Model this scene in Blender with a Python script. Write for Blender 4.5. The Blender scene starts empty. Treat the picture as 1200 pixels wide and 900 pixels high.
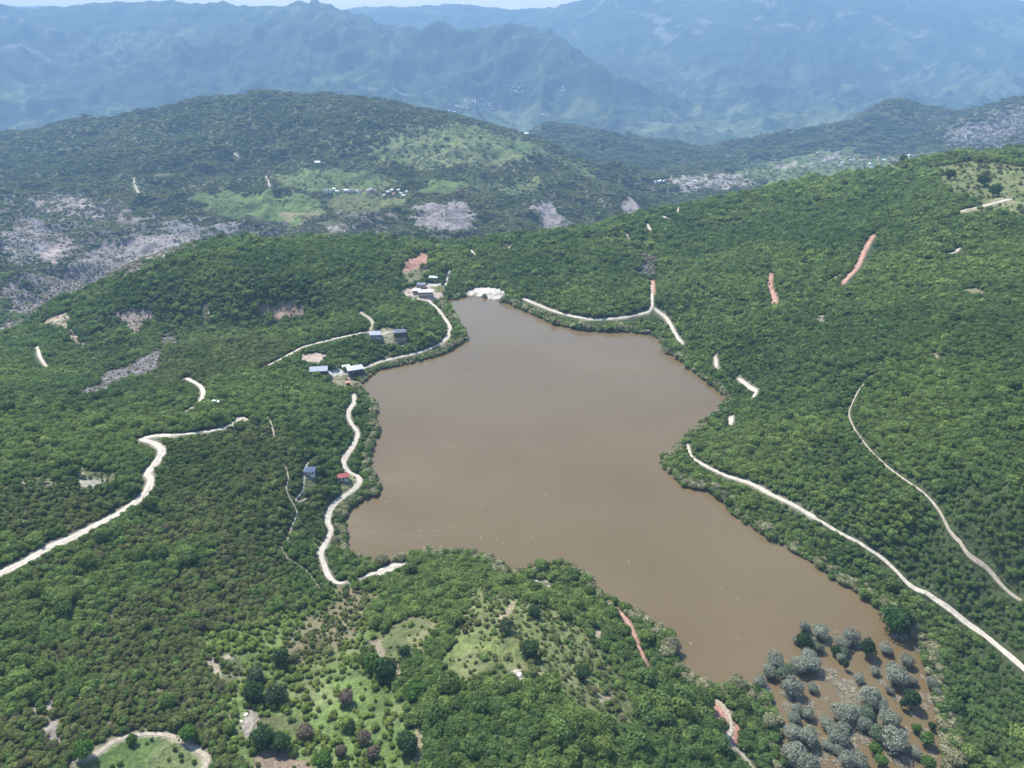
import bpy, math, random
import numpy as np
from mathutils import Vector, Matrix
random.seed(7); rng = np.random.default_rng(7)
R = math.radians
SC = bpy.context.scene
COL = SC.collection

# ------------------------------------------------------------------ camera, sky, sun, exposure
PITCH, FPX, CAMZ, PW, PH = R(27.3), 832.0, 300.0, 1200.0, 900.0
cam_d = bpy.data.cameras.new('camera'); cam = bpy.data.objects.new('camera', cam_d); COL.objects.link(cam)
cam.location = (0, 0, CAMZ); cam.rotation_euler = (R(90) - PITCH, 0, 0)
cam_d.sensor_width = 36; cam_d.lens = 36 * FPX / PW; cam_d.clip_start = 1; cam_d.clip_end = 90000
SC.camera = cam
SUN_EL, SUN_AZ = R(56), R(-40)          # azimuth measured from the view direction, negative to the left
w = bpy.data.worlds.new('World'); SC.world = w; w.use_nodes = True
nt = w.node_tree; bg = nt.nodes['Background']; sky = nt.nodes.new('ShaderNodeTexSky')
sky.sky_type = 'NISHITA'; sky.sun_disc = False; sky.sun_elevation = SUN_EL; sky.sun_rotation = SUN_AZ
sky.air_density = 1.2; sky.dust_density = .5; sky.altitude = 600
nt.links.new(sky.outputs[0], bg.inputs[0]); bg.inputs[1].default_value = 0.15
sd = bpy.data.lights.new('sun', 'SUN'); sd.energy = 4.6; sd.angle = R(0.5); sd.color = (1, .95, .88)
sun = bpy.data.objects.new('sun', sd); COL.objects.link(sun)
sdir = Vector((math.sin(SUN_AZ) * math.cos(SUN_EL), math.cos(SUN_AZ) * math.cos(SUN_EL), math.sin(SUN_EL)))
sun.rotation_euler = sdir.to_track_quat('Z', 'Y').to_euler(); sun.location = (0, 0, 1500)
vs = SC.view_settings; vs.view_transform = 'Standard'; vs.look = 'None'; vs.gamma = 1; vs.exposure = 0.88; vs.use_curve_mapping = False
HAZE_DENSITY, HAZE_COLOR = 0.000098, (0.34, 0.56, 0.88)
cy = SC.cycles; cy.max_bounces = 5; cy.diffuse_bounces = 2; cy.glossy_bounces = 2; cy.transmission_bounces = 2
cy.transparent_max_bounces = 4; cy.volume_bounces = 0; cy.caustics_reflective = False; cy.caustics_refractive = False
cy.use_denoising = True; cy.sample_clamp_indirect = 4; cy.use_adaptive_sampling = True; cy.adaptive_threshold = 0.015

# ------------------------------------------------------------------ numeric helpers
def ray(px, py):
    u = (np.asarray(px, float) - PW/2) / FPX; v = (PH/2 - np.asarray(py, float)) / FPX
    return u, math.cos(PITCH) + v*math.sin(PITCH), -math.sin(PITCH) + v*math.cos(PITCH)
def atz(px, py, z):
    a, b, c = ray(px, py); k = (z - CAMZ) / c
    return a*k, b*k, z + 0*k
def aty(px, py, Y):
    a, b, c = ray(px, py); k = Y / b
    return a*k, Y + 0*k, CAMZ + c*k
def behind(px, Y, z): return ((px - 600)/832/1.03*Y, Y, z)
def project(X, Y, Z):
    dz = Z - CAMZ; f = Y*math.cos(PITCH) - dz*math.sin(PITCH); up = Y*math.sin(PITCH) + dz*math.cos(PITCH)
    return PW/2 + FPX*X/f, PH/2 - FPX*up/f
def hsh(ix, iy, seed):
    n = (ix.astype(np.int64)*374761393 + iy.astype(np.int64)*668265263 + seed*1442695041) & 0xffffffff
    n = ((n ^ (n >> 13)) * 1274126177) & 0xffffffff
    return ((n ^ (n >> 16)) & 0xffffff) / float(0xffffff)
def vnoise(x, y, seed):
    ix = np.floor(x); iy = np.floor(y); fx = x-ix; fy = y-iy
    fx = fx*fx*fx*(fx*(fx*6-15)+10); fy = fy*fy*fy*(fy*(fy*6-15)+10)
    a = hsh(ix, iy, seed); b = hsh(ix+1, iy, seed); c = hsh(ix, iy+1, seed); d = hsh(ix+1, iy+1, seed)
    return (a*(1-fx)+b*fx)*(1-fy) + (c*(1-fx)+d*fx)*fy
def fbm(x, y, lam, octv, seed, ridged=False):
    x = np.asarray(x, float); y = np.asarray(y, float); s = 0; amp = 1; tot = 0
    for o in range(octv):
        ca, sa = math.cos(o*1.1+seed), math.sin(o*1.1+seed)
        n = vnoise((x*ca - y*sa)/lam + 13.7*o, (x*sa + y*ca)/lam - 7.1*o, seed+o*17)*2-1
        if ridged: n = 1-2*np.abs(n)
        s = s + n*amp; tot += amp; amp *= .5; lam /= 2.07
    return s/tot
def sstep(a, b, x):
    t = np.clip((x-a)/(b-a), 0, 1); return t*t*(3-2*t)
def in_poly(x, y, P):
    x = np.asarray(x); y = np.asarray(y); r = np.zeros(x.shape, bool); n = len(P)
    for i in range(n):
        x1, y1 = P[i]; x2, y2 = P[(i+1) % n]
        if y1 == y2: continue
        c = ((y1 > y) != (y2 > y)) & (x < (x2-x1)*(y-y1)/(y2-y1)+x1); r ^= c
    return r
def dist_path(x, y, P, closed=False):
    x = np.asarray(x); y = np.asarray(y); d = np.full(x.shape, 1e18); n = len(P)
    for i in range(n if closed else n-1):
        x1, y1 = P[i]; x2, y2 = P[(i+1) % n]; dx, dy = x2-x1, y2-y1; L = dx*dx+dy*dy+1e-9
        t = np.clip(((x-x1)*dx+(y-y1)*dy)/L, 0, 1)
        d = np.minimum(d, (x-x1-t*dx)**2+(y-y1-t*dy)**2)
    return np.sqrt(d)
def smooth_path(P, k=6):
    P = np.array(P, float); Q = np.vstack([2*P[0]-P[1], P, 2*P[-1]-P[-2]]); out = []
    for i in range(1, len(Q)-2):
        for j in range(k):
            t = j/k; a, b, c, d = Q[i-1], Q[i], Q[i+1], Q[i+2]
            out.append(.5*((2*b)+(-a+c)*t+(2*a-5*b+4*c-d)*t*t+(-a+3*b-3*c+d)*t**3))
    out.append(Q[-2]); return np.array(out)

# ------------------------------------------------------------------ lake outline (traced, laid on the water level z = 0)
LAKE_PX = [(550,347),(562,349),(575,351),(600,358),(625,369),(650,380),(672,386),(700,389),(735,389),(760,392),(775,402),(778,412),(800,425),
(820,442),(838,455),(850,468),(842,480),(825,495),(808,508),(800,515),(785,530),(773,537),(773,545),(785,555),(800,570),(830,577),(850,590),
(856,603),(880,618),(905,632),(930,648),(950,658),(975,680),(1000,690),(1015,705),(1030,715),(1045,735),(1060,742),(1078,758),(1086,790),(1096,830),
(1102,870),(1108,905),(1112,960),(918,960),(921,900),(912,850),(905,825),(895,812),(870,808),(840,804),(820,799),(805,787),(793,765),(775,738),
(760,725),(740,714),(715,702),(700,692),(690,675),(675,665),(655,659),(625,666),(600,672),(590,668),(580,655),(565,649),(545,645),(520,646),
(490,649),(470,655),(450,660),(432,658),(415,652),(406,640),(406,620),(405,608),(412,596),(428,584),(444,580),(446,570),(440,556),(433,545),
(436,530),(441,518),(447,507),(438,490),(444,478),(420,452),(443,434),(483,426),(517,416),(533,408),(547,398),(543,387),(533,373),(522,358),(527,352)]
LAKE = [(float(a), float(b)) for a, b in zip(*atz([p[0] for p in LAKE_PX], [p[1] for p in LAKE_PX], 0)[:2])]
FLOOD = [(float(a), float(b)) for a, b in zip(*atz([930,990,1060,1105,1112,1115,915,915,890,885], [728,735,748,800,860,960,960,830,805,770], 0)[:2])]

# ------------------------------------------------------------------ terrain control heights
CZ = [ # px, py, z
(0,900,60),(0,760,57),(100,700,46),(250,680,30),(350,700,16),(395,690,10),(300,600,28),(200,600,38),(120,600,42),(0,670,58),(0,580,60),
(180,510,44),(285,490,36),(230,460,34),(340,560,22),(360,640,14),(400,600,5),(380,500,14),(350,460,12),(300,440,20),(150,490,36),(60,500,48),(0,520,54),
(0,440,20),(100,430,0),(150,440,-4),(200,410,6),(300,400,12),(400,400,15),(460,390,17),(440,420,5),(500,390,10),(490,345,6),(485,300,16),(430,350,14),
(120,415,-16),(200,381,-16),(290,371,-6),(350,367,0),(200,352,6),(290,351,11),(350,349,14),(150,400,-14),(60,400,-8),(0,400,-25),(60,360,-24),(130,325,-18),(200,302,-12),(260,290,-6),(330,284,0),(400,282,4),(480,284,3),(560,285,2),
(640,275,10),(700,268,18),(750,256,28),(800,245,38),(850,235,50),(900,225,60),(950,216,72),(1000,208,85),(1040,198,96),(1080,188,106),(1130,181,115),(1200,190,119),
(570,338,1),(650,335,13),(720,345,18),(765,330,11),(740,300,22),(760,298,14),(600,310,12),(840,330,40),(900,340,48),(1000,320,75),(1100,300,95),
(1200,280,110),(1130,240,112),(1200,240,120),(850,400,24),(900,440,30),(950,400,50),(1050,400,75),(1200,400,105),(1000,480,50),(1100,500,70),
(1200,520,90),(900,520,20),(860,500,8),(950,580,18),(1050,600,38),(1150,620,62),(1200,620,72),(1000,650,12),(1080,680,22),(1150,700,36),(1200,740,38),
(1200,800,30),(1120,800,8),(1150,900,12),(1200,900,22),(1112,860,2),(980,670,3),(820,540,5),(800,560,3),
(545,655,2),(590,705,22),(600,730,30),(620,785,42),(650,850,50),(700,800,26),(740,780,12),(760,850,22),(830,850,9),(880,900,7),(500,900,40),(400,850,33),
(450,760,26),(480,700,14),(300,760,30),(200,850,44),(100,800,50),(600,900,52),(650,690,8),(300,900,42)]
CY = [ # px, py, depth
(0,380,1050),(0,330,1250),(60,300,1450),(0,270,1650),(120,260,1750),(200,280,1550),(280,270,1700),(380,268,1650),(450,270,1650),(530,265,1650),(600,265,1750),(650,262,1850),
(740,245,2000),(780,232,2300),(400,235,1950),(300,232,1950),(500,225,2000),(600,220,2150),(700,215,2250),(150,210,2200),(0,220,2200),(50,180,2700),
(200,180,2500),(300,180,2500),(400,180,2400),(500,170,2500),(600,175,2550),(660,185,2600),(730,205,2500),
(0,168,2900),(50,160,2950),(100,150,3000),(150,139,3050),(200,128,3100),(245,118,3150),(290,111,3200),(360,112,3200),(430,118,3200),(480,126,3150),(520,136,3100),(600,156,3000),(650,172,2900),
(830,210,2700),(750,235,2400),(870,195,3200),(950,190,3300),(1050,185,3300),(880,180,3800),(1000,175,3600),(1150,170,3000),(1200,172,2800),(1200,118,3600),(1150,130,3700),(1100,150,3800),
(1050,138,4300),(1020,142,4300),(1080,144,4300),(1000,152,4300),(950,160,4300),(900,164,4300),(850,166,4300),(800,168,4300),(730,163,4200),(680,150,4300),(640,146,4400),(780,195,3400),(700,200,3000),
(540,125,7000),(640,130,7000),(700,140,6500),(830,160,6200),(900,155,6400),(1000,140,6800),(600,100,7600),(1100,120,7500),(1200,112,7500),
(0,160,6300),(150,140,6500),(350,110,7000),(0,100,7200),(150,80,7700),(300,60,8000),(0,40,8700),(0,18,9300),(60,12,9500),(130,6,9700),(165,3,9800),(200,1,9800),(240,7,9800),(280,8,9800),(340,5,9600),
(380,9,9400),(400,13,9200),(440,26,8700),(500,40,8300),(540,41,8100),(580,42,8000),(605,52,7900),(630,72,7700),(700,105,7300),(770,145,6700),(450,80,7600),
(420,14,13000),(450,12,13000),(490,8,13300),(530,4,13500),(565,9,13200),(600,12,13000),(640,11,12500),(680,3,12000),(720,-3,11500),(770,-3,11200),(820,2,11000),(860,1,10700),(900,-6,10500),
(960,-6,10500),(1000,-5,10500),(1060,2,10500),(1100,6,10500),(1150,9,10500),(1200,12,10500),(640,60,10500),(600,40,11500),(720,60,9800),(720,110,8500),
(850,60,9300),(850,100,8600),(1000,60,9300),(1000,100,8600),(1150,60,9300),(1150,90,8400),(900,130,7600),(0,9,17500),(50,10,17500)]
CB = [(700,4650,-390),(800,4700,-420),(900,4700,-410),(950,4700,-400),(1000,4700,-370),(1050,4800,-330),(1090,4700,-330),
 # hidden ground: px, depth, z
(0,900,-110),(0,1150,-160),(130,1100,-100),(130,1350,-165),(260,1250,-110),(400,1250,-95),(400,1450,-145),(560,1250,-90),(560,1500,-155),(700,1400,-100),(700,1700,-190),
(800,1500,-110),(800,2000,-230),(900,1600,-80),(900,2300,-230),(1000,1600,-60),(1000,2300,-220),(1130,1600,-20),(1130,2300,-150),(1200,1600,0),(1200,2200,-120),
(0,4000,-350),(200,4200,-350),(400,4200,-350),(560,4000,-400),(0,5500,-600),(300,5600,-600),(560,5500,-560),(640,5300,-560),(800,5300,-570),(1000,5300,-560),(1120,5300,-500),(1200,5000,-380),
(500,9500,-100),(600,9300,-150),(680,8600,-250),(0,12500,-100),(200,12500,-100),(400,11000,-150),(600,15500,0),(900,14000,0),(1200,14000,0),(0,19800,-300),(400,19800,-300),(800,19800,-300),(1200,19800,-300)]
pts = []
for p in CZ: pts.append((p[0], *[float(q) for q in atz(*p)]))
for p in CY: pts.append((p[0], *[float(q) for q in aty(*p)]))
for p in CB: pts.append((p[0], *behind(*p)))
for i in range(0, 76, 3):
    if LAKE_PX[i][1] < 800: pts.append((600, LAKE[i][0], LAKE[i][1], 0.5))
ext = []
for p in pts:
    if p[0] in (0, 1200): ext.append((5, p[1]*1.5, p[2], p[3]))
pts += ext; pts += [(5, x, Y, 45) for x in (-150, 0, 150) for Y in (-70, 60)]
C = np.array([p[1:] for p in pts])
EDG = dict(k=0)
def relief(X, Y):
    lY = np.log(np.maximum(Y, 50)); ip = lambda ys, vs: np.interp(lY, np.log(ys), vs)
    z = fbm(X, Y, 70, 3, 3)*ip([300,1200,2000],[1.3,3,0])
    z = z + fbm(X, Y, 190, 3, 5, True)*ip([250,500,1000,1500,5000],[2,5,9,14,14])
    z = z + fbm(X, Y, 520, 4, 8, True)*ip([1100,1700,5000,8000,9500],[0,34,60,115,50])+ fbm(X, Y, 230, 3, 14, True)*ip([3500,6500,8500,9500],[0,38,42,22])
    z = z + fbm(X, Y, 75, 3, 9, True)*ip([1080,1300,2000,3500,5000],[0,15,15,11,0])
    m = Y > 3000
    if np.any(m):
        z = np.array(z); z[m] += fbm(X[m], Y[m], 1500, 5, 11, True)*ip([3200,6500,8300,9300,13000],[0,150,230,55,45])[m]
    return z
def w_of(X, Y, z): return (z - CAMZ)/(Y+150)
Cq = np.stack([C[:,0]/(C[:,1]+150), np.log(C[:,1]+150)], 1)
tgt = w_of(C[:,0], C[:,1], C[:,2] - relief(C[:,0], C[:,1]))
def kern(d2): return np.sqrt(d2 + 0.035**2)
A = kern(((Cq[:,None]-Cq[None])**2).sum(-1)); n = len(Cq)
M = np.zeros((n+3, n+3)); M[:n,:n] = A + np.eye(n)*(-0.0008); M[:n,n] = 1; M[:n,n+1:] = Cq; M[n,:n] = 1; M[n+1:,:n] = Cq.T
sol = np.linalg.solve(M, np.concatenate([tgt, [0,0,0]]))

NS, NT = 1000, 1500; SMAX = 1.02
S = np.linspace(-SMAX, SMAX, NS); T = np.linspace(math.log(70), math.log(20150), NT)
sg, tg = np.meshgrid(S, T)                      # rows: depth
YY = np.exp(tg) - 150; XX = sg*(YY+150)
# rbf on a coarser grid then cubic-ish upsample by separable linear on a fine enough lattice
cs, ct = 334, 500; S2 = np.linspace(-SMAX, SMAX, cs); T2 = np.linspace(T[0], T[-1], ct)
W2 = np.empty((ct, cs))
for i in range(ct):
    d2 = (S2[:,None]-Cq[None,:,0])**2 + (T2[i]-Cq[None,:,1])**2
    W2[i] = kern(d2) @ sol[:n] + sol[n] + sol[n+1]*S2 + sol[n+2]*T2[i]
def bil(G, fi, fj):
    i = np.clip(np.floor(fi).astype(int), 0, G.shape[0]-2); j = np.clip(np.floor(fj).astype(int), 0, G.shape[1]-2)
    a = np.clip(fi-i, 0, 1); b = np.clip(fj-j, 0, 1)
    return (G[i,j]*(1-b)+G[i,j+1]*b)*(1-a) + (G[i+1,j]*(1-b)+G[i+1,j+1]*b)*a
ZZ = CAMZ + bil(W2, (tg-T[0])/(T[-1]-T[0])*(ct-1), (sg+SMAX)/(2*SMAX)*(cs-1))*(YY+150) + relief(XX, YY)
cx_, cy_, _ = (float(v) for v in aty(1052, 160, 4250)); rr_ = np.hypot((XX-cx_)/1.25, YY-cy_); ZZ += 72*np.exp(-(rr_/210)**2) + 30*np.exp(-(rr_/420)**2)
# the lake basin
LB = np.array(LAKE); nb = (XX > LB[:,0].min()-90) & (XX < LB[:,0].max()+90) & (YY > LB[:,1].min()-90) & (YY < LB[:,1].max()+90)
xs, ys = XX[nb], YY[nb]; dl = dist_path(xs, ys, LAKE, True); ins = in_poly(xs, ys, LAKE); zz = ZZ[nb]
shore = 0.3 + 0.16*dl; wgt = sstep(0, 45, dl)
out = np.maximum(zz*wgt + shore*(1-wgt), np.where(dl < 45, .3, -1e9))
fl = in_poly(xs, ys, FLOOD)
bed = -np.minimum(.1*dl+.25, 5); bed = np.where(fl, np.maximum(bed, -0.55) + .42*fbm(xs, ys, 14, 3, 21) + .12, bed)
bed = np.where(fl, bed, bed)
ZZ[nb] = np.where(ins, bed, out)
SDL = np.full(XX.shape, 1e3); SDL[nb] = np.where(ins, -dl, dl)

def gidx(X, Y):
    t = np.log(np.maximum(np.asarray(Y, float), -70)+150)
    return (t-T[0])/(T[-1]-T[0])*(NT-1), (np.asarray(X)/(np.asarray(Y)+150)+SMAX)/(2*SMAX)*(NS-1)
def height(X, Y): return bil(ZZ, *gidx(X, Y))
def cast(px, py, ymin=120, ymax=20000):
    """first point of the ground under each picture point"""
    px = np.atleast_1d(np.asarray(px, float)); py = np.atleast_1d(np.asarray(py, float)); a, b, c = ray(px, py)
    Ys = np.exp(np.linspace(math.log(ymin), math.log(ymax), 2600)); res = np.empty((len(px), 3))
    for i in range(len(px)):
        k = Ys/b[i]; X = a[i]*k; Z = CAMZ + c[i]*k; g = height(X, Ys); hit = np.nonzero(Z <= g)[0]
        j = hit[0] if len(hit) else len(Ys)-1; j = max(j, 1)
        d0 = Z[j-1]-g[j-1]; d1 = Z[j]-g[j]; t = d0/(d0-d1) if d0 != d1 else 0; t = min(max(t, 0), 1)
        Y = Ys[j-1]*(1-t)+Ys[j]*t; k = Y/b[i]; res[i] = (a[i]*k, Y, CAMZ+c[i]*k)
    return res
def cpath(P, **k):
    q = cast([p[0] for p in P], [p[1] for p in P], **k); return [(float(a), float(b)) for a, b, _ in q]

# visibility of the ground along each column (used to leave out what a ridge hides)
ANG = (ZZ + 6 - CAMZ)/np.sqrt(XX**2+np.maximum(YY,1)**2)
front = YY > 100
HOR = np.maximum.accumulate(np.where(front, (ZZ - CAMZ)/np.sqrt(XX**2+np.maximum(YY,1)**2), -9), axis=0)

# ------------------------------------------------------------------ land cover
FLOOR=(.050,.064,.028); MEADOW=(.125,.145,.060); DRYM=(.16,.165,.085); PALE=(.36,.32,.265); GREY=(.22,.21,.205); RED=(.36,.205,.15); SOIL=(.33,.28,.21); LIGHTG=(.105,.165,.052); FARF=(.045,.074,.036); MUD=(.20,.155,.11)
# polygon, ground colour, tree density, tree radius factor, tree tone, share covered by the ground colour, edge wobble
OL, GR, LG, DK, GY = 'olive','green','light','dark','grey'
ZN = [
 # near west: low mixed scrub
 ([(0,690),(60,650),(180,600),(330,600),(340,690),(300,760),(330,900),(-60,930),(-60,720)], (.15,.145,.08), .95, .92, OL, .9, 1),
 ([(180,520),(330,500),(380,560),(370,640),(300,650),(180,600)], (.09,.095,.045), 1, 1.0, 'mixed', .9, 1),
 ([(0,690),(150,640),(240,620),(260,660),(120,720),(60,760),(0,780)], FLOOR, 1, 1.0, GR, .9, 1),
 ([(0,790),(60,770),(130,800),(60,830),(0,840)], FLOOR, 1, 1.15, GR, .9, 1),
 ([(250,740),(420,680),(470,700),(420,760),(500,900),(260,900)], (.14,.19,.065), .42, .85, LG, .9, 1),
 ([(330,730),(400,690),(440,700),(380,760),(330,770)], (.24,.215,.12), .5, .7, OL, .8, 1),
 ([(520,690),(560,685),(600,700),(660,720),(700,770),(730,820),(700,860),(640,830),(560,800),(520,780),(540,730)], (.185,.215,.085), .4, .68, OL, .9, 1),
 ([(0,560),(60,560),(140,580),(150,600),(60,620),(0,630)], (.12,.12,.06), .9, .8, 'mixed', .9, 1),
 ([(430,735),(470,725),(530,735),(545,700),(560,690),(500,690),(450,705),(410,725)], FLOOR, 1, 1.0, GR, .9, 1),
 ([(500,800),(600,795),(700,850),(760,800),(830,830),(850,900),(500,920),(495,860)], FLOOR, 1, 1.25, GR, .9, 1),
 # clearings on the near hill
 ([(436,738),(470,722),(515,722),(500,745),(470,770),(445,765)], MEADOW, .12, .6, LG, 1, .7),
 ([(520,762),(560,735),(612,752),(610,768),(560,760),(535,788),(525,775)], (.17,.2,.07), .12, .5, OL, 1, .7),
 ([(528,770),(560,766),(560,785),(532,792)], (.16,.19,.065), .12, .5, OL, 1, .7),
 ([(445,745),(432,748),(445,775),(475,800),(470,780),(455,765)], (.30,.26,.17), .08, .5, OL, .85, .3),
 ([(470,745),(500,735),(520,700),(530,690),(520,720),(500,760)], (.2,.2,.1), .35, .8, LG, .8, .4),
 ([(96,888),(130,866),(180,866),(220,880),(236,900),(240,930),(60,930)], LIGHTG, .12, .5, GR, 1, .4),
 ([(275,845),(290,828),(302,835),(300,855),(285,860)], PALE, .08, .5, OL, .85, .4),
 ([(302,838),(350,838),(370,860),(330,862)], MEADOW, .12, .6, LG, 1, .3),
 ([(298,880),(320,875),(345,878),(370,900),(370,930),(290,930)], (.27,.21,.15), .08, .5, OL, .95, .3),
 ([(370,790),(430,790),(470,830),(470,900),(400,910),(370,850)], (.13,.19,.06), .28, .75, LG, 1, .4),
 ([(482,850),(492,840),(498,900),(484,920)], (.27,.25,.15), .05, .5, OL, .9, .3),
 ([(478,820),(470,810),(500,800),(505,812)], (.3,.25,.18), .1, .5, OL, .9, .3),
 ([(240,775),(262,762),(285,770),(288,790),(270,800),(245,792)], (.42,.37,.28), .35, .6, OL, .6, .4),
 ([(28,832),(42,826),(45,834),(30,838)], PALE, .05, .5, OL, .9, .3), ([(54,824),(72,820),(70,830),(56,832)], PALE, .05, .5, OL, .8, .3),
 ([(55,850),(72,844),(66,870),(50,866)], PALE, .25, .5, OL, .6, .3), ([(130,715),(140,712),(142,720),(132,720)], PALE, .1, .5, OL, .8, .3),
 ([(88,545),(100,545),(137,552),(134,566),(110,572),(95,570)], (.42,.39,.31), .3, .6, OL, .6, .4), ([(15,560),(60,555),(80,566),(40,572)], (.38,.35,.27), .5, .6, OL, .55, .4),
 ([(150,420),(320,395),(330,430),(240,450),(150,470)], FLOOR, 1, 1, 'mixed', .9, 1),
 # west mid: ravine with scree and broken rock
 ([(90,462),(130,438),(165,420),(180,405),(195,412),(190,432),(150,446),(120,462)], GREY, .25, .5, GY, .92, .6),
 ([(40,385),(70,362),(90,370),(86,388),(60,378)], (.5,.4,.31), .1, .5, OL, .75, .6), ([(75,388),(92,386),(95,410),(80,410)], (.48,.37,.3), .2, .5, OL, .7, .6),
 ([(135,380),(160,362),(175,368),(160,395),(140,392)], (.36,.3,.25), .3, .5, GY, .6, .6), ([(218,360),(240,356),(250,366),(246,376),(232,366)], (.46,.34,.26), .1, .5, OL, .8, .5),
 ([(285,362),(300,358),(350,354),(362,362),(350,368),(300,368)], (.40,.28,.21), .3, .5, GR, .65, .5),
 ([(318,364),(332,360),(330,371),(320,371)], (.52,.38,.27), .0, .5, OL, 1, .3),
 ([(185,395),(205,380),(215,390),(200,410)], (.27,.27,.25), .5, .6, GY, .6, .6),
 # gorge badlands under the rim
 ([(0,235),(60,225),(180,250),(265,270),(200,300),(60,345),(0,380)], (.24,.215,.20), .55, .85, 'mixed', .55, 1),
 ([(250,255),(330,262),(460,245),(470,275),(250,280)], (.22,.20,.17), .6, .85, 'dark', .45, 1),
 ([(0,350),(30,340),(60,320),(100,300),(130,285),(160,280),(210,285),(225,300),(150,320),(90,345),(30,380),(0,400)], (.30,.27,.255), .42, .6, GY, .75, 1),
 ([(150,275),(220,272),(245,292),(190,305),(160,300)], (.35,.315,.29), .25, .5, GY, .8, 1), ([(0,260),(50,255),(70,290),(30,310),(0,310)], (.3,.28,.28), .45, .7, GY, .75, 1),
 ([(48,232),(85,230),(108,240),(105,250),(70,250)], (.40,.34,.31), .25, .6, GY, .7, 1), ([(130,245),(160,250),(170,262),(140,258)], (.36,.31,.29), .3, .6, GY, .6, 1),
 ([(60,290),(85,275),(80,300),(55,310)], (.44,.37,.33), .1, .6, GY, .85, .8),
 ([(190,262),(215,258),(240,275),(215,280)], (.32,.3,.29), .3, .6, GY, .6, .8), ([(250,262),(275,255),(280,268),(262,272)], (.34,.31,.28), .3, .6, GY, .6, .8),
 ([(475,255),(490,244),(520,236),(545,232),(560,255),(566,274),(530,276),(495,272)], (.32,.29,.275), .2, .5, GY, .8, .7),
 ([(628,240),(645,236),(655,248),(670,262),(650,270),(632,264)], (.35,.31,.29), .08, .6, GY, .9, .5), ([(724,238),(736,232),(752,244),(745,252),(730,250)], (.35,.31,.29), .08, .6, GY, .9, .5),
 ([(370,262),(400,258),(410,272),(380,276)], (.36,.33,.29), .3, .6, GY, .6, .7),
 # meadows of the hill across
 ([(222,228),(262,224),(300,226),(325,232),(385,236),(382,248),(340,262),(300,254),(250,244)], (.14,.205,.065), .05, .7, DK, 1, .4),
 ([(325,250),(372,248),(372,254),(335,260)], (.25,.235,.12), .02, .7, DK, 1, .4), ([(355,264),(340,268),(340,258),(352,250)], (.14,.2,.065), .1, .7, DK, 1, .4),
 ([(320,205),(380,200),(440,200),(470,212),(440,224),(380,226),(330,220)], (.16,.215,.075), .10, .8, DK, 1, .6), ([(385,232),(470,230),(478,240),(430,250),(395,244)], (.18,.205,.08), .08, .7, DK, 1, .4),
 ([(488,222),(520,213),(552,206),(554,218),(530,226),(500,226)], (.14,.21,.06), .02, .7, DK, 1, .4),
 ([(430,165),(480,158),(540,150),(600,160),(640,180),(610,190),(560,195),(500,200),(440,190)], (.20,.24,.10), .16, .8, DK, .9, 1),
 ([(520,145),(560,148),(600,162),(595,182),(560,180),(530,170)], (.18,.225,.085), .10, .8, DK, .95, .6), ([(590,165),(620,163),(626,176),(596,180)], (.15,.215,.07), .04, .7, DK, 1, .4),
 ([(540,212),(600,214),(640,210),(620,226),(560,224)], (.17,.21,.08), .22, .8, DK, .9, .8), ([(640,182),(680,190),(700,206),(670,200)], (.15,.19,.07), .25, .8, DK, .9, .6),
 ([(425,195),(440,185),(470,180),(480,190)], (.15,.2,.07), .25, .8, DK, .9, .6),
 # valley plain, outcrops and slopes in the north
 ([(880,188),(950,178),(1000,172),(1060,182),(1070,200),(980,208),(900,212),(860,206)], (.17,.215,.085), .14, .8, DK, .95, .6), ([(905,192),(930,189),(945,195),(915,200)], (.38,.34,.26), 0, .7, DK, 1, .4),
 ([(790,215),(820,205),(860,202),(880,215),(850,222),(800,228)], (.40,.37,.34), .2, .7, GY, .7, .8), ([(950,188),(975,178),(985,185),(960,195)], (.36,.33,.31), .2, .7, GY, .7, .8),
 ([(1040,188),(1075,180),(1100,170),(1110,185),(1080,192)], (.20,.22,.11), .2, .7, DK, .9, .7), ([(1110,155),(1140,140),(1180,128),(1210,120),(1210,185),(1160,175),(1120,170)], (.26,.24,.24), .5, .7, DK, .4, 1),
 ([(1005,155),(1020,148),(1025,162),(1008,166)], (.38,.33,.31), .1, .7, DK, .8, .7),
 ([(700,150),(900,162),(1000,150),(1050,138),(1090,150),(1100,170),(1000,172),(880,178),(780,172)], (.045,.06,.036), 1, 1.1, DK, .9, .5),
 ([(640,147),(680,152),(740,164),(770,178),(800,195),(760,190),(700,180),(650,165)], (.045,.06,.036), 1, 1.1, DK, .9, .5),
 # north-east hill
 ([(1092,196),(1130,190),(1210,195),(1210,240),(1150,240),(1110,225),(1095,212)], (.185,.21,.085), .07, .8, DK, 1, .5), ([(1145,240),(1210,232),(1210,252),(1160,250)], (.17,.2,.08), .1, .8, DK, 1, .4),
 ([(1125,340),(1145,336),(1150,344),(1130,346)], (.24,.23,.13), 0, .7, GR, 1, .3), ([(952,372),(964,368),(964,378),(955,379)], (.36,.32,.27), .1, .6, GR, .8, .3),
 ([(748,300),(762,300),(772,318),(768,328),(752,322)], (.12,.13,.16), .35, .8, GY, .8, .3), ([(1092,412),(1100,410),(1100,422),(1094,422)], (.3,.27,.18), .1, .6, GR, .9, .3),
 ([(585,288),(605,284),(600,295),(586,294)], (.34,.28,.23), .3, .6, GR, .7, .3),
 ([(740,180+150),(760,345),(740,365),(680,372),(620,350),(640,320),(700,320)], FLOOR, 1, .85, GR, .9, .6),
 # building sites and beaches on the north shore
 ([(466,316),(478,303),(498,296),(507,299),(503,306),(488,312),(478,320)], (.46,.27,.20), .0, .6, GR, .95, .25), ([(470,318),(500,310),(505,318),(495,330),(478,332)], (.23,.235,.13), .15, .6, LG, .95, .25),
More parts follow.
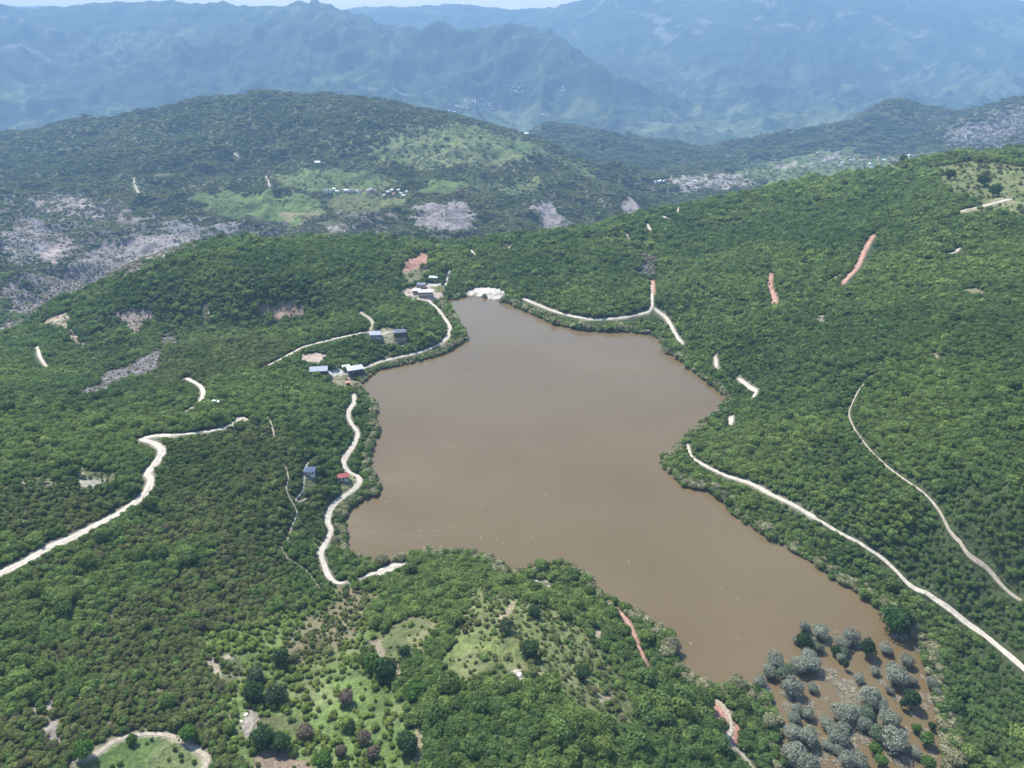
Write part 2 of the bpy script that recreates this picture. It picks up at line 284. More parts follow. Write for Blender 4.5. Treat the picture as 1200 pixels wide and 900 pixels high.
 ([(466,340),(480,335),(500,330),(516,335),(520,346),(505,354),(486,350)], (.50,.415,.35), .0, .6, GR, .95, .25), ([(500,327),(518,330),(520,336),(505,334)], (.62,.59,.53), 0, .6, GR, 1, .2),
 ([(508,334),(520,334),(524,342),(514,343)], (.17,.19,.08), .1, .6, GR, 1, .2),
 ([(546,345),(550,338),(562,336),(580,338),(588,345),(582,353),(565,350)], (.66,.60,.53), .0, .6, GR, 1, .2),
 ([(353,415),(365,412),(375,410),(388,413),(380,420),(372,426),(357,422)], (.52,.42,.34), .0, .6, GR, .95, .25), ([(384,440),(400,436),(414,440),(418,452),(400,456),(388,448)], (.34,.31,.2), .05, .6, LG, .9, .3),
 ([(436,388),(452,383),(478,388),(478,402),(450,402),(436,398)], (.30,.29,.18), .1, .6, LG, .9, .3), ([(380,432),(398,431),(430,434),(432,439),(398,440),(380,438)], (.60,.56,.50), 0, .6, GR, 1, .2),
 ([(350,552),(372,550),(372,574),(352,578)], (.2,.23,.1), .12, .6, LG, .95, .3), ([(394,554),(414,554),(414,572),(396,572)], (.24,.24,.13), .1, .6, LG, .9, .3),
 ([(436,672),(452,664),(458,658),(476,660),(462,670),(444,678)], (.62,.57,.49), .0, .6, GR, .95, .25), ([(612,676),(632,676),(654,682),(650,688),(630,684),(612,680)], (.55,.5,.42), .0, .6, GR, .8, .25),
 ([(820,822),(838,820),(852,830),(860,855),(855,872),(843,868),(832,845)], (.48,.25,.19), .0, .6, GR, .95, .2),
 ([(600,786),(612,784),(616,800),(608,806)], (.45,.39,.33), 0, .6, GR, .9, .3), ([(690,735),(702,738),(706,760),(698,752)], (.36,.31,.23), .1, .6, OL, .8, .4),
 ([(598,705),(604,700),(600,730),(592,722)], (.38,.31,.2), .2, .6, OL, .8, .3), ([(700,812),(712,806),(716,818),(704,822)], (.33,.3,.2), .2, .6, OL, .8, .3),
 ([(560,636),(548,634),(510,640),(500,644),(545,650),(580,652)], (.42,.38,.27), .6, .7, GY, .6, .3),
 ([(1120,252),(1150,240),(1190,230),(1195,236),(1150,248)], (.3,.28,.17), .1, .7, GR, .7, .4),
]
zones = []
for poly, colr, dens, rs, tone, cover, wob in ZN:
    q = cast([p[0] for p in poly], [p[1] for p in poly])
    colr = tuple(q_*(.68 if max(colr) > .2 else .80) for q_ in colr)
    zones.append(dict(P=[(float(a), float(b)) for a, b, _ in q], c=colr, d=dens, r=rs, t=tone, cov=cover, wob=wob, scale=float(np.median(np.hypot(q[:,1], q[:,2]-300)))))

# ------------------------------------------------------------------ roads and tracks (traced, then laid on the ground)
ROADS = [ # name, points, width, material, label-free structure
 ('road',[(-40,690),(0,672),(30,658),(62,640),(90,628),(120,612),(150,595),(171,578),(177,562),(173,555),(184,541),(190,528),(180,519),(167,515),(180,511),(205,510)],7.8,'pale'),
 ('road',[(203,510),(222,508),(240,506),(252,504),(266,501),(276,495),(283,490)],4.6,'pale'),('road',[(281,490),(287,490),(290,493)],5.5,'pale'),
 ('road',[(218,443),(224,446),(233,451),(238,458),(237,466),(232,474),(221,481)],5.6,'pale'),
 ('road',[(415,462),(415,472),(409,482),(409,490),(413,498),(419,506),(418,514),(413,524),(403,540),(408,552),(418,557),(422,564),(418,570),(410,577),(395,588),(386,600),(384,612),(388,622),(381,638),(376,648),(380,662),(386,676),(396,683),(406,682)],5.8,'pale'),
 ('road',[(422,678),(440,671),(455,664),(475,661)],5,'pale'),
 ('road',[(500,348),(504,354),(513,362),(521,373),(527,383),(525,394),(517,403)],6.5,'pale'),
 ('road',[(517,403),(495,412),(470,418),(445,424),(430,430),(424,433)],4.0,'pale'),
 ('road',[(315,428),(327,422),(340,415),(357,406),(384,399),(396,396),(415,392),(432,389),(440,393),(459,389)],4.5,'pale'),
 ('road',[(432,389),(437,380),(433,373),(427,369),(421,365)],4.5,'beige'),('road',[(522,335),(524,326),(527,316)],4.5,'pale'),
 ('road',[(613,350),(630,357),(660,368),(690,374),(720,373),(745,369),(762,363),(764,350),(763,333)],5.0,'pale'),('road',[(766,361),(780,372),(788,385),(800,403)],5,'pale'),
 ('road',[(838,417),(840,432)],5,'pale'),('road',[(865,443),(875,451),(885,458),(883,466)],4.4,'pale'),('road',[(857,488),(856,498)],6,'pale'),
 ('road',[(806,521),(810,535),(825,545),(850,557),(880,567),(905,580),(930,592),(960,610)],3.7,'pale'),('road',[(930,592),(960,610),(985,625),(1010,638),(1035,655),(1060,680),(1100,705),(1140,735),(1175,762),(1215,798)],2.7,'pale'),
 ('dirt_track',[(1022,440),(1008,455),(1000,470),(995,485),(1000,500),(1010,515),(1030,538),(1060,562),(1085,580),(1100,598),(1115,625),(1135,650),(1165,675),(1210,712)],1.7,'beige'),
 ('road',[(1120,250),(1145,243),(1187,233)],6,'pale'),('road',[(1108,298),(1118,296),(1125,290)],4,'pale'),
 ('dirt_track',[(903,321),(902,335),(908,350),(906,358)],6,'red'),('dirt_track',[(1023,276),(1012,295),(1005,312),(988,332)],6,'red'),('dirt_track',[(765,345),(765,333),(764,328)],6,'red'),
 ('dirt_track',[(722,712),(735,728),(744,748),(757,778)],3.6,'red'),('dirt_track',[(824,820),(840,822),(853,835),(857,855),(853,868),(870,884),(885,905)],3.0,'beige'),
 ('footpath',[(368,536),(360,545),(357,560),(355,575),(347,585),(350,588),(362,583)],2.6,'beige'),('footpath',[(358,561),(370,560),(385,561)],2,'beige'),
 ('footpath',[(334,545),(338,560),(336,575),(346,595),(348,602),(342,618),(336,635)],1.8,'beige'),('footpath',[(330,640),(334,652),(344,658),(358,668),(368,680),(376,692)],1.5,'beige'),
 ('footpath',[(313,488),(318,497),(322,515)],2.6,'beige'),('footpath',[(44,406),(47,418),(56,432)],4.5,'pale'),
 ('footpath',[(90,893),(115,882),(140,866),(175,860),(205,864),(232,880),(243,890),(232,915)],3.4,'beige'),
 ('road',[(157,208),(160,222),(171,231)],7,'pale'),('road',[(157,208),(185,205),(205,203)],4,'beige'),('road',[(312,206),(316,219)],7,'pale'),('road',[(274,179),(280,184)],6,'pale'),
 ('road',[(552,293),(556,299)],5,'pale'),('road',[(792,243),(794,250)],3.6,'pale'),('road',[(758,262),(762,270)],6,'pale'),('road',[(776,253),(782,257)],5,'pale'),
 ('road',[(734,274),(736,280)],5,'pale'),
 ('footpath',[(800,330),(830,345),(870,355),(893,356)],1.6,'beige'),('footpath',[(962,332),(975,328),(988,320)],3,'beige'),
 ('footpath',[(478,402),(464,410),(450,420)],2,'beige'),
]
roads = []
for nm, P, wd, mt in ROADS:
    wd = wd*(.72 if wd > 2.7 else .55)
    P = np.array(cpath(P))
    roads.append((nm, smooth_path(P, 8), wd, mt))

def cover_at(X, Y):
    """index of the land-cover zone at each place (-1 none)"""
    X = np.asarray(X, float); Y = np.asarray(Y, float); idx = np.full(X.shape, -1, int)
    nx = fbm(X, Y, 34, 5, 31)+.35*fbm(X, Y, 5, 2, 33); ny = fbm(X, Y, 34, 5, 32)+.35*fbm(X, Y, 5, 2, 34)
    for i, z in enumerate(zones):
        P = np.array(z['P']); a = z['scale']*.022*max(z['wob'], .35); pad = a+5
        m = (X > P[:,0].min()-pad) & (X < P[:,0].max()+pad) & (Y > P[:,1].min()-pad) & (Y < P[:,1].max()+pad)
        if not m.any(): continue
        sub = in_poly(X[m]+nx[m]*a*1.6, Y[m]+ny[m]*a*1.6, z['P'])
        t = idx[m]; t[sub] = i; idx[m] = t
    return idx
def new_mesh_obj(name, V, F, mat=None, kind=None, smooth=True):
    me = bpy.data.meshes.new(name); V = np.asarray(V, np.float32); F = np.asarray(F, np.int32); k = F.shape[1]
    me.vertices.add(len(V)); me.vertices.foreach_set('co', V.ravel()); me.loops.add(F.size); me.loops.foreach_set('vertex_index', F.ravel())
    me.polygons.add(len(F)); me.polygons.foreach_set('loop_start', np.arange(0, F.size, k, dtype=np.int32))
    try: me.polygons.foreach_set('loop_total', np.full(len(F), k, np.int32))
    except Exception: pass
    me.polygons.foreach_set('use_smooth', np.full(len(F), smooth)); me.update(); me.validate()
    o = bpy.data.objects.new(name, me)
    if mat: me.materials.append(mat)
    if kind: o['kind'] = kind
    return o
# ---- materials
def new_mat(name):
    m = bpy.data.materials.new(name); m.use_nodes = True; t = m.node_tree; return m, t, t.nodes['Principled BSDF']
def N(t, ty, **k):
    n_ = t.nodes.new(ty)
    for a, b in k.items(): setattr(n_, a, b)
    return n_
def simple(name, c, rough=.85, noise=.0, scale=1.0, spec=.25):
    m, t, b = new_mat(name); b.inputs['Roughness'].default_value = rough; b.inputs['Specular IOR Level'].default_value = spec
    if noise:
        g = N(t, 'ShaderNodeNewGeometry'); tx = N(t, 'ShaderNodeTexNoise'); tx.inputs['Scale'].default_value = scale; tx.inputs['Detail'].default_value = 5
        t.links.new(g.outputs['Position'], tx.inputs['Vector'])
        mp = N(t, 'ShaderNodeMapRange'); mp.inputs['From Min'].default_value = .3; mp.inputs['From Max'].default_value = .7; mp.inputs['To Min'].default_value = 1-noise; mp.inputs['To Max'].default_value = 1+noise
        t.links.new(tx.outputs[0], mp.inputs[0]); mx = N(t, 'ShaderNodeVectorMath', operation='SCALE'); mx.inputs[0].default_value = c
        t.links.new(mp.outputs[0], mx.inputs['Scale']); t.links.new(mx.outputs[0], b.inputs['Base Color'])
    else: b.inputs['Base Color'].default_value = (*c, 1)
    return m
def terrain_mat():
    m, t, b = new_mat('ground_cover'); b.inputs['Roughness'].default_value = .95; b.inputs['Specular IOR Level'].default_value = .08
    at = N(t, 'ShaderNodeAttribute', attribute_name='cover'); g = N(t, 'ShaderNodeNewGeometry')
    cur = at.outputs['Color']; cd = N(t, 'ShaderNodeAttribute', attribute_name='grain')   # grain size grows with the land's own coarseness
    def layer(scale, lo, hi, det, cur):
        tx = N(t, 'ShaderNodeTexNoise'); tx.inputs['Scale'].default_value = scale; tx.inputs['Detail'].default_value = det; tx.inputs['Roughness'].default_value = .65
        t.links.new(g.outputs['Position'], tx.inputs['Vector'])
        mp = N(t, 'ShaderNodeMapRange'); mp.inputs['From Min'].default_value = .3; mp.inputs['From Max'].default_value = .7; mp.inputs['To Min'].default_value = lo; mp.inputs['To Max'].default_value = hi
        t.links.new(tx.outputs[0], mp.inputs[0]); s = N(t, 'ShaderNodeVectorMath', operation='SCALE'); t.links.new(cur, s.inputs[0]); t.links.new(mp.outputs[0], s.inputs['Scale'])
        return s.outputs[0], tx
    cur, t1 = layer(.9, .65, 1.3, 4, cur); cur, t2 = layer(.045, .75, 1.25, 4, cur); cur, t3 = layer(.006, .82, 1.18, 3, cur)
    t.links.new(cur, b.inputs['Base Color'])
    bp = N(t, 'ShaderNodeBump'); bp.inputs['Strength'].default_value = .9; bp.inputs['Distance'].default_value = 9
    t.links.new(t2.outputs[0], bp.inputs['Height']); bp2 = N(t, 'ShaderNodeBump'); bp2.inputs['Strength'].default_value = .6; bp2.inputs['Distance'].default_value = .5
    t.links.new(t1.outputs[0], bp2.inputs['Height']); t.links.new(bp.outputs[0], bp2.inputs['Normal']); t.links.new(bp2.outputs[0], b.inputs['Normal'])
    return m

# ---- colour the ground
ci = cover_at(XX, YY)
base = np.empty(XX.shape+(3,), np.float32); base[:] = FLOOR
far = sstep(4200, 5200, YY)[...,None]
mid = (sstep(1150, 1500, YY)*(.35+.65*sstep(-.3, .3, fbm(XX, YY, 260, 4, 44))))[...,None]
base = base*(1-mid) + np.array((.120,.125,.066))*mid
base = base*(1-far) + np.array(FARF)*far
brk = fbm(XX, YY, 9, 4, 41)*.5+.5; brkm = fbm(XX, YY, 30, 4, 42)*.5+.5
zi = np.array([z['cov'] for z in zones]); zc = np.array([z['c'] for z in zones]); zd = np.array([z['d'] for z in zones])
has = ci >= 0; near_ = YY < 1300
thr = np.where(near_, brk, brkm)[has]
# threshold against roughly uniformised noise
u = np.clip((thr-.5)/.36+.5, 0, 1)
cv = zi[ci[has]]; wgt = sstep(cv-.08, cv+.08, u)
altc = np.where((zc[ci[has]].mean(-1) > .22)[:,None], np.array([.085,.10,.05]), zc[ci[has]]*.72)
base[has] = zc[ci[has]]*(1-wgt)[:,None] + altc*wgt[:,None]
gm = (ci >= 0) & near_; gx_, gy_ = XX[gm], YY[gm]; a_ = base[gm]; grn = (a_[:,1] > a_[:,0]*1.0)
s1 = sstep(.08, .42, fbm(gx_, gy_, 20, 4, 63))*.32*grn; s2 = sstep(.12, .45, fbm(gx_, gy_, 9, 3, 64))*.55*grn
a_ = a_*(1-s1[:,None]) + np.array((.175,.155,.09))*s1[:,None]; a_ = a_*(1-s2[:,None]) + np.array((.05,.075,.03))*s2[:,None]; base[gm] = a_
# far country: meadows, villages' fields and bare scars on the forested mountains
fm = (YY > 4500); fx, fy = XX[fm], YY[fm]; fz = ZZ[fm]
n1 = fbm(fx, fy, 900, 5, 51); n2 = fbm(fx, fy, 260, 4, 52); n3 = fbm(fx, fy, 600, 5, 53, True)
mead = sstep(.14, .28, n1*.45+n2*.5+.4*fbm(fx, fy, 90, 2, 56) + .12*sstep(-250, -520, fz) - .04)*.85
fcol = base[fm]*(1-mead[:,None]) + np.array((.115,.15,.068))*mead[:,None]
vf = sstep(-470, -560, fz)*sstep(.0, .3, n2)*.6; fcol = fcol*(1-vf[:,None]) + np.array((.17,.20,.11))*vf[:,None]
scar = sstep(.60, .72, n3)*sstep(.0, .25, fbm(fx, fy, 1900, 3, 54))*.45; fcol = fcol*(1-scar[:,None]) + np.array((.34,.30,.26))*scar[:,None]
base[fm] = fcol
# lake bed, wet shore rim, road verges
sh = (SDL > -1e2) & (SDL < 2.2); base[sh] = (.13,.105,.065)
base[SDL < -1.0] = MUD
for nm, P, wd, mt in roads:
    if P[:,1].mean() > 1400: continue
    b0 = P.min(0)-14; b1 = P.max(0)+14; m = (XX > b0[0]) & (XX < b1[0]) & (YY > b0[1]) & (YY < b1[1])
    if not m.any(): continue
    d = dist_path(XX[m], YY[m], P[::3] if len(P) > 12 else P); j = fbm(XX[m], YY[m], 7, 3, 61)
    k = (1-sstep(wd*.4, wd*.5+1.6+.9*j, d))*(.7 if wd > 2 else 0)
    vc = np.array((.44,.25,.18) if mt == 'red' else (.29,.26,.195)); base[m] = base[m]*(1-k[:,None]) + vc*k[:,None]
V = np.stack([XX, YY, ZZ], -1).reshape(-1, 3)
ii = np.arange(NT*NS).reshape(NT, NS); F = np.stack([ii[:-1,:-1], ii[:-1,1:], ii[1:,1:], ii[1:,:-1]], -1).reshape(-1, 4)
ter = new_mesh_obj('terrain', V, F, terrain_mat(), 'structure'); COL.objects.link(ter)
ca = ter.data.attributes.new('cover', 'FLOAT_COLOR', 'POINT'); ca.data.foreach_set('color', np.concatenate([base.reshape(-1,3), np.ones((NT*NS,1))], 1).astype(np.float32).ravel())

# ------------------------------------------------------------------ lake water
def water_mat():
    m, t, b = new_mat('muddy_water'); b.inputs['Roughness'].default_value = .12; b.inputs['IOR'].default_value = 1.33
    g = N(t, 'ShaderNodeNewGeometry'); mpg = N(t, 'ShaderNodeMapping'); mpg.inputs['Scale'].default_value = (.006, .03, 1); mpg.inputs['Rotation'].default_value = (0, 0, .5); t.links.new(g.outputs['Position'], mpg.inputs[0])
    st = N(t, 'ShaderNodeTexNoise'); st.inputs['Scale'].default_value = 1; st.inputs['Detail'].default_value = 4; t.links.new(mpg.outputs[0], st.inputs['Vector']); rr = N(t, 'ShaderNodeMapRange'); rr.inputs['From Min'].default_value = .35; rr.inputs['From Max'].default_value = .65; rr.inputs['To Min'].default_value = .06; rr.inputs['To Max'].default_value = .30
    t.links.new(st.outputs[0], rr.inputs[0]); t.links.new(rr.outputs[0], b.inputs['Roughness'])
    def nz(scale, det):
        tx = N(t, 'ShaderNodeTexNoise'); tx.inputs['Scale'].default_value = scale; tx.inputs['Detail'].default_value = det; t.links.new(g.outputs['Position'], tx.inputs['Vector']); return tx
    a = nz(.009, 4); c = nz(.4, 3); r = N(t, 'ShaderNodeValToRGB'); r.color_ramp.elements[0].position = .35; r.color_ramp.elements[1].position = .68
    r.color_ramp.elements[0].color = (.114,.084,.041,1); r.color_ramp.elements[1].color = (.130,.098,.050,1)
    t.links.new(a.outputs[0], r.inputs[0]); t.links.new(r.outputs[0], b.inputs['Base Color'])
    bp = N(t, 'ShaderNodeBump'); bp.inputs['Strength'].default_value = .35; bp.inputs['Distance'].default_value = .25; t.links.new(c.outputs[0], bp.inputs['Height']); t.links.new(bp.outputs[0], b.inputs['Normal'])
    return m
L = np.array(LAKE); cen = L.mean(0)
nrm = []
for i in range(len(L)):
    tn = L[(i+1) % len(L)]-L[i-1]; nv = np.array([tn[1], -tn[0]]); nv = nv/np.linalg.norm(nv); nrm.append(nv)
area = sum(L[i][0]*L[(i+1) % len(L)][1]-L[(i+1) % len(L)][0]*L[i][1] for i in range(len(L)))
LO = L + np.array(nrm)*(1.0 if area > 0 else -1.0)*1.6
import bmesh
bm = bmesh.new(); vv = [bm.verts.new((a, b, 0)) for a, b in LO]
f = bm.faces.new(vv)
if f.normal.z < 0: f.normal_flip()
bmesh.ops.triangulate(bm, faces=[f]); bmesh.ops.recalc_face_normals(bm, faces=bm.faces[:])
me = bpy.data.meshes.new('lake_water'); bm.to_mesh(me); bm.free()
if me.polygons[0].normal.z < 0: me.flip_normals()
me.materials.append(water_mat()); lake = bpy.data.objects.new('lake_water', me); lake['kind'] = 'structure'; COL.objects.link(lake)

# ------------------------------------------------------------------ road ribbons
RM = dict(pale=simple('pale_gravel', (.43,.385,.315), .95, .2, .45), beige=simple('beige_gravel', (.32,.28,.215), .95, .25, .6), red=simple('red_earth', (.34,.20,.155), .95, .22, .4))
for m_ in RM.values():
    t = m_.node_tree; b_ = t.nodes['Principled BSDF']; src = b_.inputs['Base Color'].links[0].from_socket; la = N(t, 'ShaderNodeAttribute', attribute_name='lane'); sc_ = N(t, 'ShaderNodeVectorMath', operation='SCALE')
    t.links.new(src, sc_.inputs[0]); t.links.new(la.outputs['Fac'], sc_.inputs['Scale']); t.links.new(sc_.outputs[0], b_.inputs['Base Color'])
for nm, P, wd, mt in roads:
    seg = np.linalg.norm(np.diff(P, axis=0), axis=1); L_ = np.concatenate([[0], np.cumsum(seg)]); n_ = max(4, int(L_[-1]/1.6))
    q = np.linspace(0, L_[-1], n_); x = np.interp(q, L_, P[:,0]); y = np.interp(q, L_, P[:,1])
    tx = np.gradient(x); ty = np.gradient(y); l = np.hypot(tx, ty)+1e-9; nx, ny = -ty/l, tx/l
    wv = wd*(1+.22*fbm(x, y, 14, 2, 71)+.12*fbm(x, y, 4, 2, 72)); wv = wv*(.25+.75*sstep(-.5, 5, np.minimum(q, L_[-1]-q)+1.5*fbm(x, y, 5, 2, 77))); K = 9; V = []; 
    for k in range(K):
        o = (k/(K-1)-.5)*wv*(1 if 0 < k < K-1 else 1+.18*fbm(x, y, 3, 2, 73+k)); X_, Y_ = x+nx*o, y+ny*o
        V.append(np.stack([X_, Y_, height(X_, Y_)+(.14 if 0 < k < K-1 else -.12)], -1))
    V = np.stack(V, 1).reshape(-1, 3); I = np.arange(n_*K).reshape(n_, K)
    F = np.stack([I[:-1,:-1], I[:-1,1:], I[1:,1:], I[1:,:-1]], -1).reshape(-1, 4)
    o = new_mesh_obj(nm, V, F, RM[mt], 'structure')
    ln = np.array([.5,.72,1.08,1.12,.80,1.1,1.08,.74,.52])[None]*(1+.22*np.stack([fbm(x+31*k, y, 9, 3, 74) for k in range(K)], 1)); a_ = o.data.attributes.new('lane', 'FLOAT', 'POINT'); a_.data.foreach_set('value', ln.astype(np.float32).ravel())

    if o.data.polygons[0].normal.z < 0: o.data.flip_normals()
    COL.objects.link(o)

# ------------------------------------------------------------------ foliage
def leaf_mat(name, src, trans=.44):
    m, t, b = new_mat(name); t.nodes.remove(b); out = t.nodes['Material Output']
    if src == 'inst': c = N(t, 'ShaderNodeAttribute', attribute_name='tint', attribute_type='INSTANCER').outputs['Color']
    else: c = N(t, 'ShaderNodeObjectInfo').outputs['Color']
    va = N(t, 'ShaderNodeAttribute', attribute_name='leafvar'); s = N(t, 'ShaderNodeVectorMath', operation='SCALE'); t.links.new(c, s.inputs[0]); t.links.new(va.outputs['Fac'], s.inputs['Scale'])
    d = N(t, 'ShaderNodeBsdfDiffuse'); tr = N(t, 'ShaderNodeBsdfTranslucent'); mx = N(t, 'ShaderNodeMixShader'); mx.inputs[0].default_value = trans
    t.links.new(s.outputs[0], d.inputs[0]); t.links.new(s.outputs[0], tr.inputs[0]); t.links.new(d.outputs[0], mx.inputs[1]); t.links.new(tr.outputs[0], mx.inputs[2]); t.links.new(mx.outputs[0], out.inputs['Surface'])
    return m
MLI = leaf_mat('forest_leaves', 'inst'); MLO = leaf_mat('tree_leaves', 'obj'); BARK = simple('bark', (.12,.095,.07), .95, .2, 3)
def crown_arrays(seed, lobes, leaves, leaf, tall=1.0, spread=1.0, core=.74, corediv=2):
    """unit crown: about 1 wide in radius, centred at z = 0; lumpy core plus leaf clumps spread through its shell"""
    rg = np.random.default_rng(seed); cs_ = [(0, 0, 0, .78)]
    for i in range(lobes):
        a = rg.uniform(0, 6.283); e = rg.uniform(-.35, 1.1); rr = rg.uniform(.38, .62)
        r_ = rg.uniform(.40, .62); cs_.append((r_*math.cos(a)*math.cos(e)*spread, r_*math.sin(a)*math.cos(e)*spread, r_*math.sin(e)*.95*tall, rr))
    cs_ = np.array(cs_); V = []; F = []; var = []
    bmx = bmesh.new(); bmesh.ops.create_icosphere(bmx, subdivisions=corediv, radius=1); iv = np.array([v.co[:] for v in bmx.verts]); itf = np.array([[v.index for v in f_.verts] for f_ in bmx.faces]); bmx.free()
    # radial support of the union of lobes
    def support(D):
        best = np.zeros(len(D))
        for cx, cy_, cz, rr in cs_:
            c = np.array([cx, cy_, cz]); b_ = D @ c; disc = b_**2 - (c@c) + rr*rr; k = np.where(disc > 0, b_+np.sqrt(np.maximum(disc, 0)), 0); best = np.maximum(best, k)
        return best
    rad = support(iv)*(core + .16*rg.uniform(-1, 1, len(iv))); cv_ = iv*rad[:,None]; cv_[:,2] *= np.where(cv_[:,2] < 0, .8, 1.0)
    V.append(cv_); F.append(itf); var.append(np.repeat(rg.uniform(.8, 1.0, len(itf)), 1))
    if leaves:
        D = rg.normal(size=(leaves, 3)); D[:,2] = np.where(D[:,2] < -.4, -D[:,2]*.6, D[:,2]); D /= np.linalg.norm(D, axis=1)[:,None]
        rr = support(D)*rg.uniform(.78, 1.1, leaves); ctr = D*rr[:,None]; ctr[:,2] *= np.where(ctr[:,2] < 0, .85, 1)
        nv = D + rg.normal(size=D.shape)*.55; nv /= np.linalg.norm(nv, axis=1)[:,None]
        up = rg.normal(size=D.shape); a = np.cross(nv, up); a /= np.linalg.norm(a, axis=1)[:,None]; b = np.cross(nv, a)
        sz = leaf*rg.uniform(.55, 1.3, leaves)[:,None]; off = sum(len(v) for v in V); q = np.arange(leaves)*3+off
        ang = rg.uniform(0, 6.28, (leaves,)); P3 = []
        for k in range(3):
            th = (ang + k*2.094 + rg.uniform(-.4, .4, leaves))[:,None]; P3.append(ctr + (a*np.cos(th)+b*np.sin(th))*sz*rg.uniform(.7, 1.2, (leaves,1)))
        V.append(np.stack(P3, 1).reshape(-1, 3)); F.append(np.stack([q, q+1, q+2], 1)); var.append(rg.uniform(.72, 1.35, leaves))
    return np.vstack(V), np.vstack(F), np.concatenate(var)
def crown_obj(name, arr, mat, zoff=0, zs=1):
    V, F, var = arr; V = V.copy(); V[:,2] = V[:,2]*zs + zoff
    o = new_mesh_obj(name, V, F, mat, smooth=False); at = o.data.attributes.new('leafvar', 'FLOAT', 'FACE'); at.data.foreach_set('value', var.astype(np.float32)); return o
TONES = dict(green=[(.054,.096,.038),(.086,.132,.047)], light=[(.085,.135,.042),(.110,.155,.050)], olive=[(.070,.098,.042),(.092,.114,.052)], dark=[(.046,.076,.036),(.082,.106,.048)],
             grey=[(.13,.15,.115),(.17,.17,.135)], mixed=[(.055,.092,.036),(.084,.108,.048)])
NEARC = [crown_arrays(100+i, [7,9,6,8,5,10][i], 300, .20, [1.0,1.1,.9,1.2,.85,1.0][i]) for i in range(6)]
MIDC = [crown_arrays(200+i, 6+i % 3, 70, .34, .9+.1*(i % 3)) for i in range(5)]
def clump(seed, k):
    rg = np.random.default_rng(seed); V = []; F = []; var = []; off = 0
    for i in range(k):
        v, f_, a = crown_arrays(seed*10+i, 4, 22, .45, core=.9, corediv=1); s_ = rg.uniform(.36, .55)
        p = rg.uniform(-.75, .75, 2); v = v*s_*np.array([1,1,.9]) + np.array([p[0], p[1], .05+.25*rg.random()]); V.append(v); F.append(f_+off); off += len(v); var.append(a*rg.uniform(.8, 1.2))
    return np.vstack(V), np.vstack(F), np.concatenate(var)
FARC = [clump(31+i, 5) for i in range(5)]

# tree places: jittered grids whose spacing opens with distance from the photographed side
rows = []
for y0, y1, sp in ((140,420,2.05),(420,650,2.2),(650,950,2.7),(950,1400,3.6),(1400,2400,5.6),(2400,3500,9.5),(3500,5600,15)):
    nx = int(1.7*y1/sp)+40; gx, gy = np.meshgrid(np.arange(-nx//2, nx//2)*sp, np.arange(y0, y1, sp))
    gx = gx + rng.uniform(-.46, .46, gx.shape)*sp; gy = gy + rng.uniform(-.46, .46, gy.shape)*sp; gx, gy = gx.ravel(), gy.ravel()
    k = np.abs(gx) < .92*gy+150; rows.append(np.stack([gx[k], gy[k], np.full(k.sum(), sp)], 1))
TP = np.vstack(rows); X, Y, SP = TP.T
fi, fj = gidx(X, Y); Z = bil(ZZ, fi, fj)
hz = bil(HOR, fi-2, fj); vis = (Z + 22 + .006*Y - CAMZ)/np.hypot(X, Y) > hz
ppx, ppy = project(X, Y, Z+4); vis &= (ppx > -260) & (ppx < 1460) & (ppy < 960)
X, Y, SP, Z = X[vis], Y[vis], SP[vis], Z[vis]
ci = cover_at(X, Y); dens = np.ones(len(X)); rsc = np.ones(len(X)); tone = np.array(['green']*len(X), dtype=object)
h = ci >= 0; dens[h] = zd[ci[h]]; rsc[h] = np.array([z['r'] for z in zones])[ci[h]]; tone[h] = np.array([z['t'] for z in zones], dtype=object)[ci[h]]
# the wooded hill across the gorge is darker
hb = (~h) & (Y > 1300); tone[hb] = 'dark'
sdl = np.full(len(X), 1e3); mm = (X > LB[:,0].min()-60) & (X < LB[:,0].max()+60) & (Y > LB[:,1].min()-60) & (Y < LB[:,1].max()+60)
sdl[mm] = dist_path(X[mm], Y[mm], LAKE, True)*np.where(in_poly(X[mm], Y[mm], LAKE), -1, 1)
gapn = fbm(X, Y, 26, 3, 81)
patch = fbm(X, Y, 120, 3, 82); patch2 = fbm(X, Y, 35, 3, 83); spec = rng.random(len(X))
dens = np.where(hb, .82-.35*sstep(.05, .4, gapn), dens)
keep = rng.random(len(X)) < dens*np.where(h, 1, 1-.25*sstep(.25, .5, gapn))
keep &= sdl > .1
rad = SP*np.where(tone == 'green', 1.17, 1)*(.56+.55*rng.random(len(X))**2)*rsc; rad = np.where(Y > 1400, rad*1.25, rad*(1+.28*patch2))
rad = np.where((Y < 1400) & (rng.random(len(X)) < .08), rad*1.65, rad)
hgt = np.where(Y < 1400, rad*rng.uniform(1.15, 1.75, len(X)), rad*.85)
for nm, P, wd, mt in roads:
    b0 = P.min(0)-18; b1 = P.max(0)+18; m = np.nonzero((X > b0[0]) & (X < b1[0]) & (Y > b0[1]) & (Y < b1[1]))[0]
    if len(m) == 0: continue
    Q = P[::3] if len(P) > 12 else P
    d = dist_path(X[m], Y[m], Q); need = wd*.5 + rad[m]*.75
    dep = (CAMZ-Z[m])/Y[m]; ym = Y[m] + np.minimum(hgt[m]*.75/np.maximum(dep, .15), 11)*.62; d2 = dist_path(X[m], ym, Q)
    big = wd > 2.2
    keep[m] &= (d > need) & (((d2 > wd*.5+rad[m]*.7) & (dist_path(X[m], Y[m]+np.minimum(hgt[m]*1.3/np.maximum(dep, .15), 14)*.9, Q) > wd*.35+rad[m]*.35)) | (not big))
mm = np.nonzero((Y < 3600) & keep)[0]; dep = (CAMZ-Z[mm])/Y[mm]
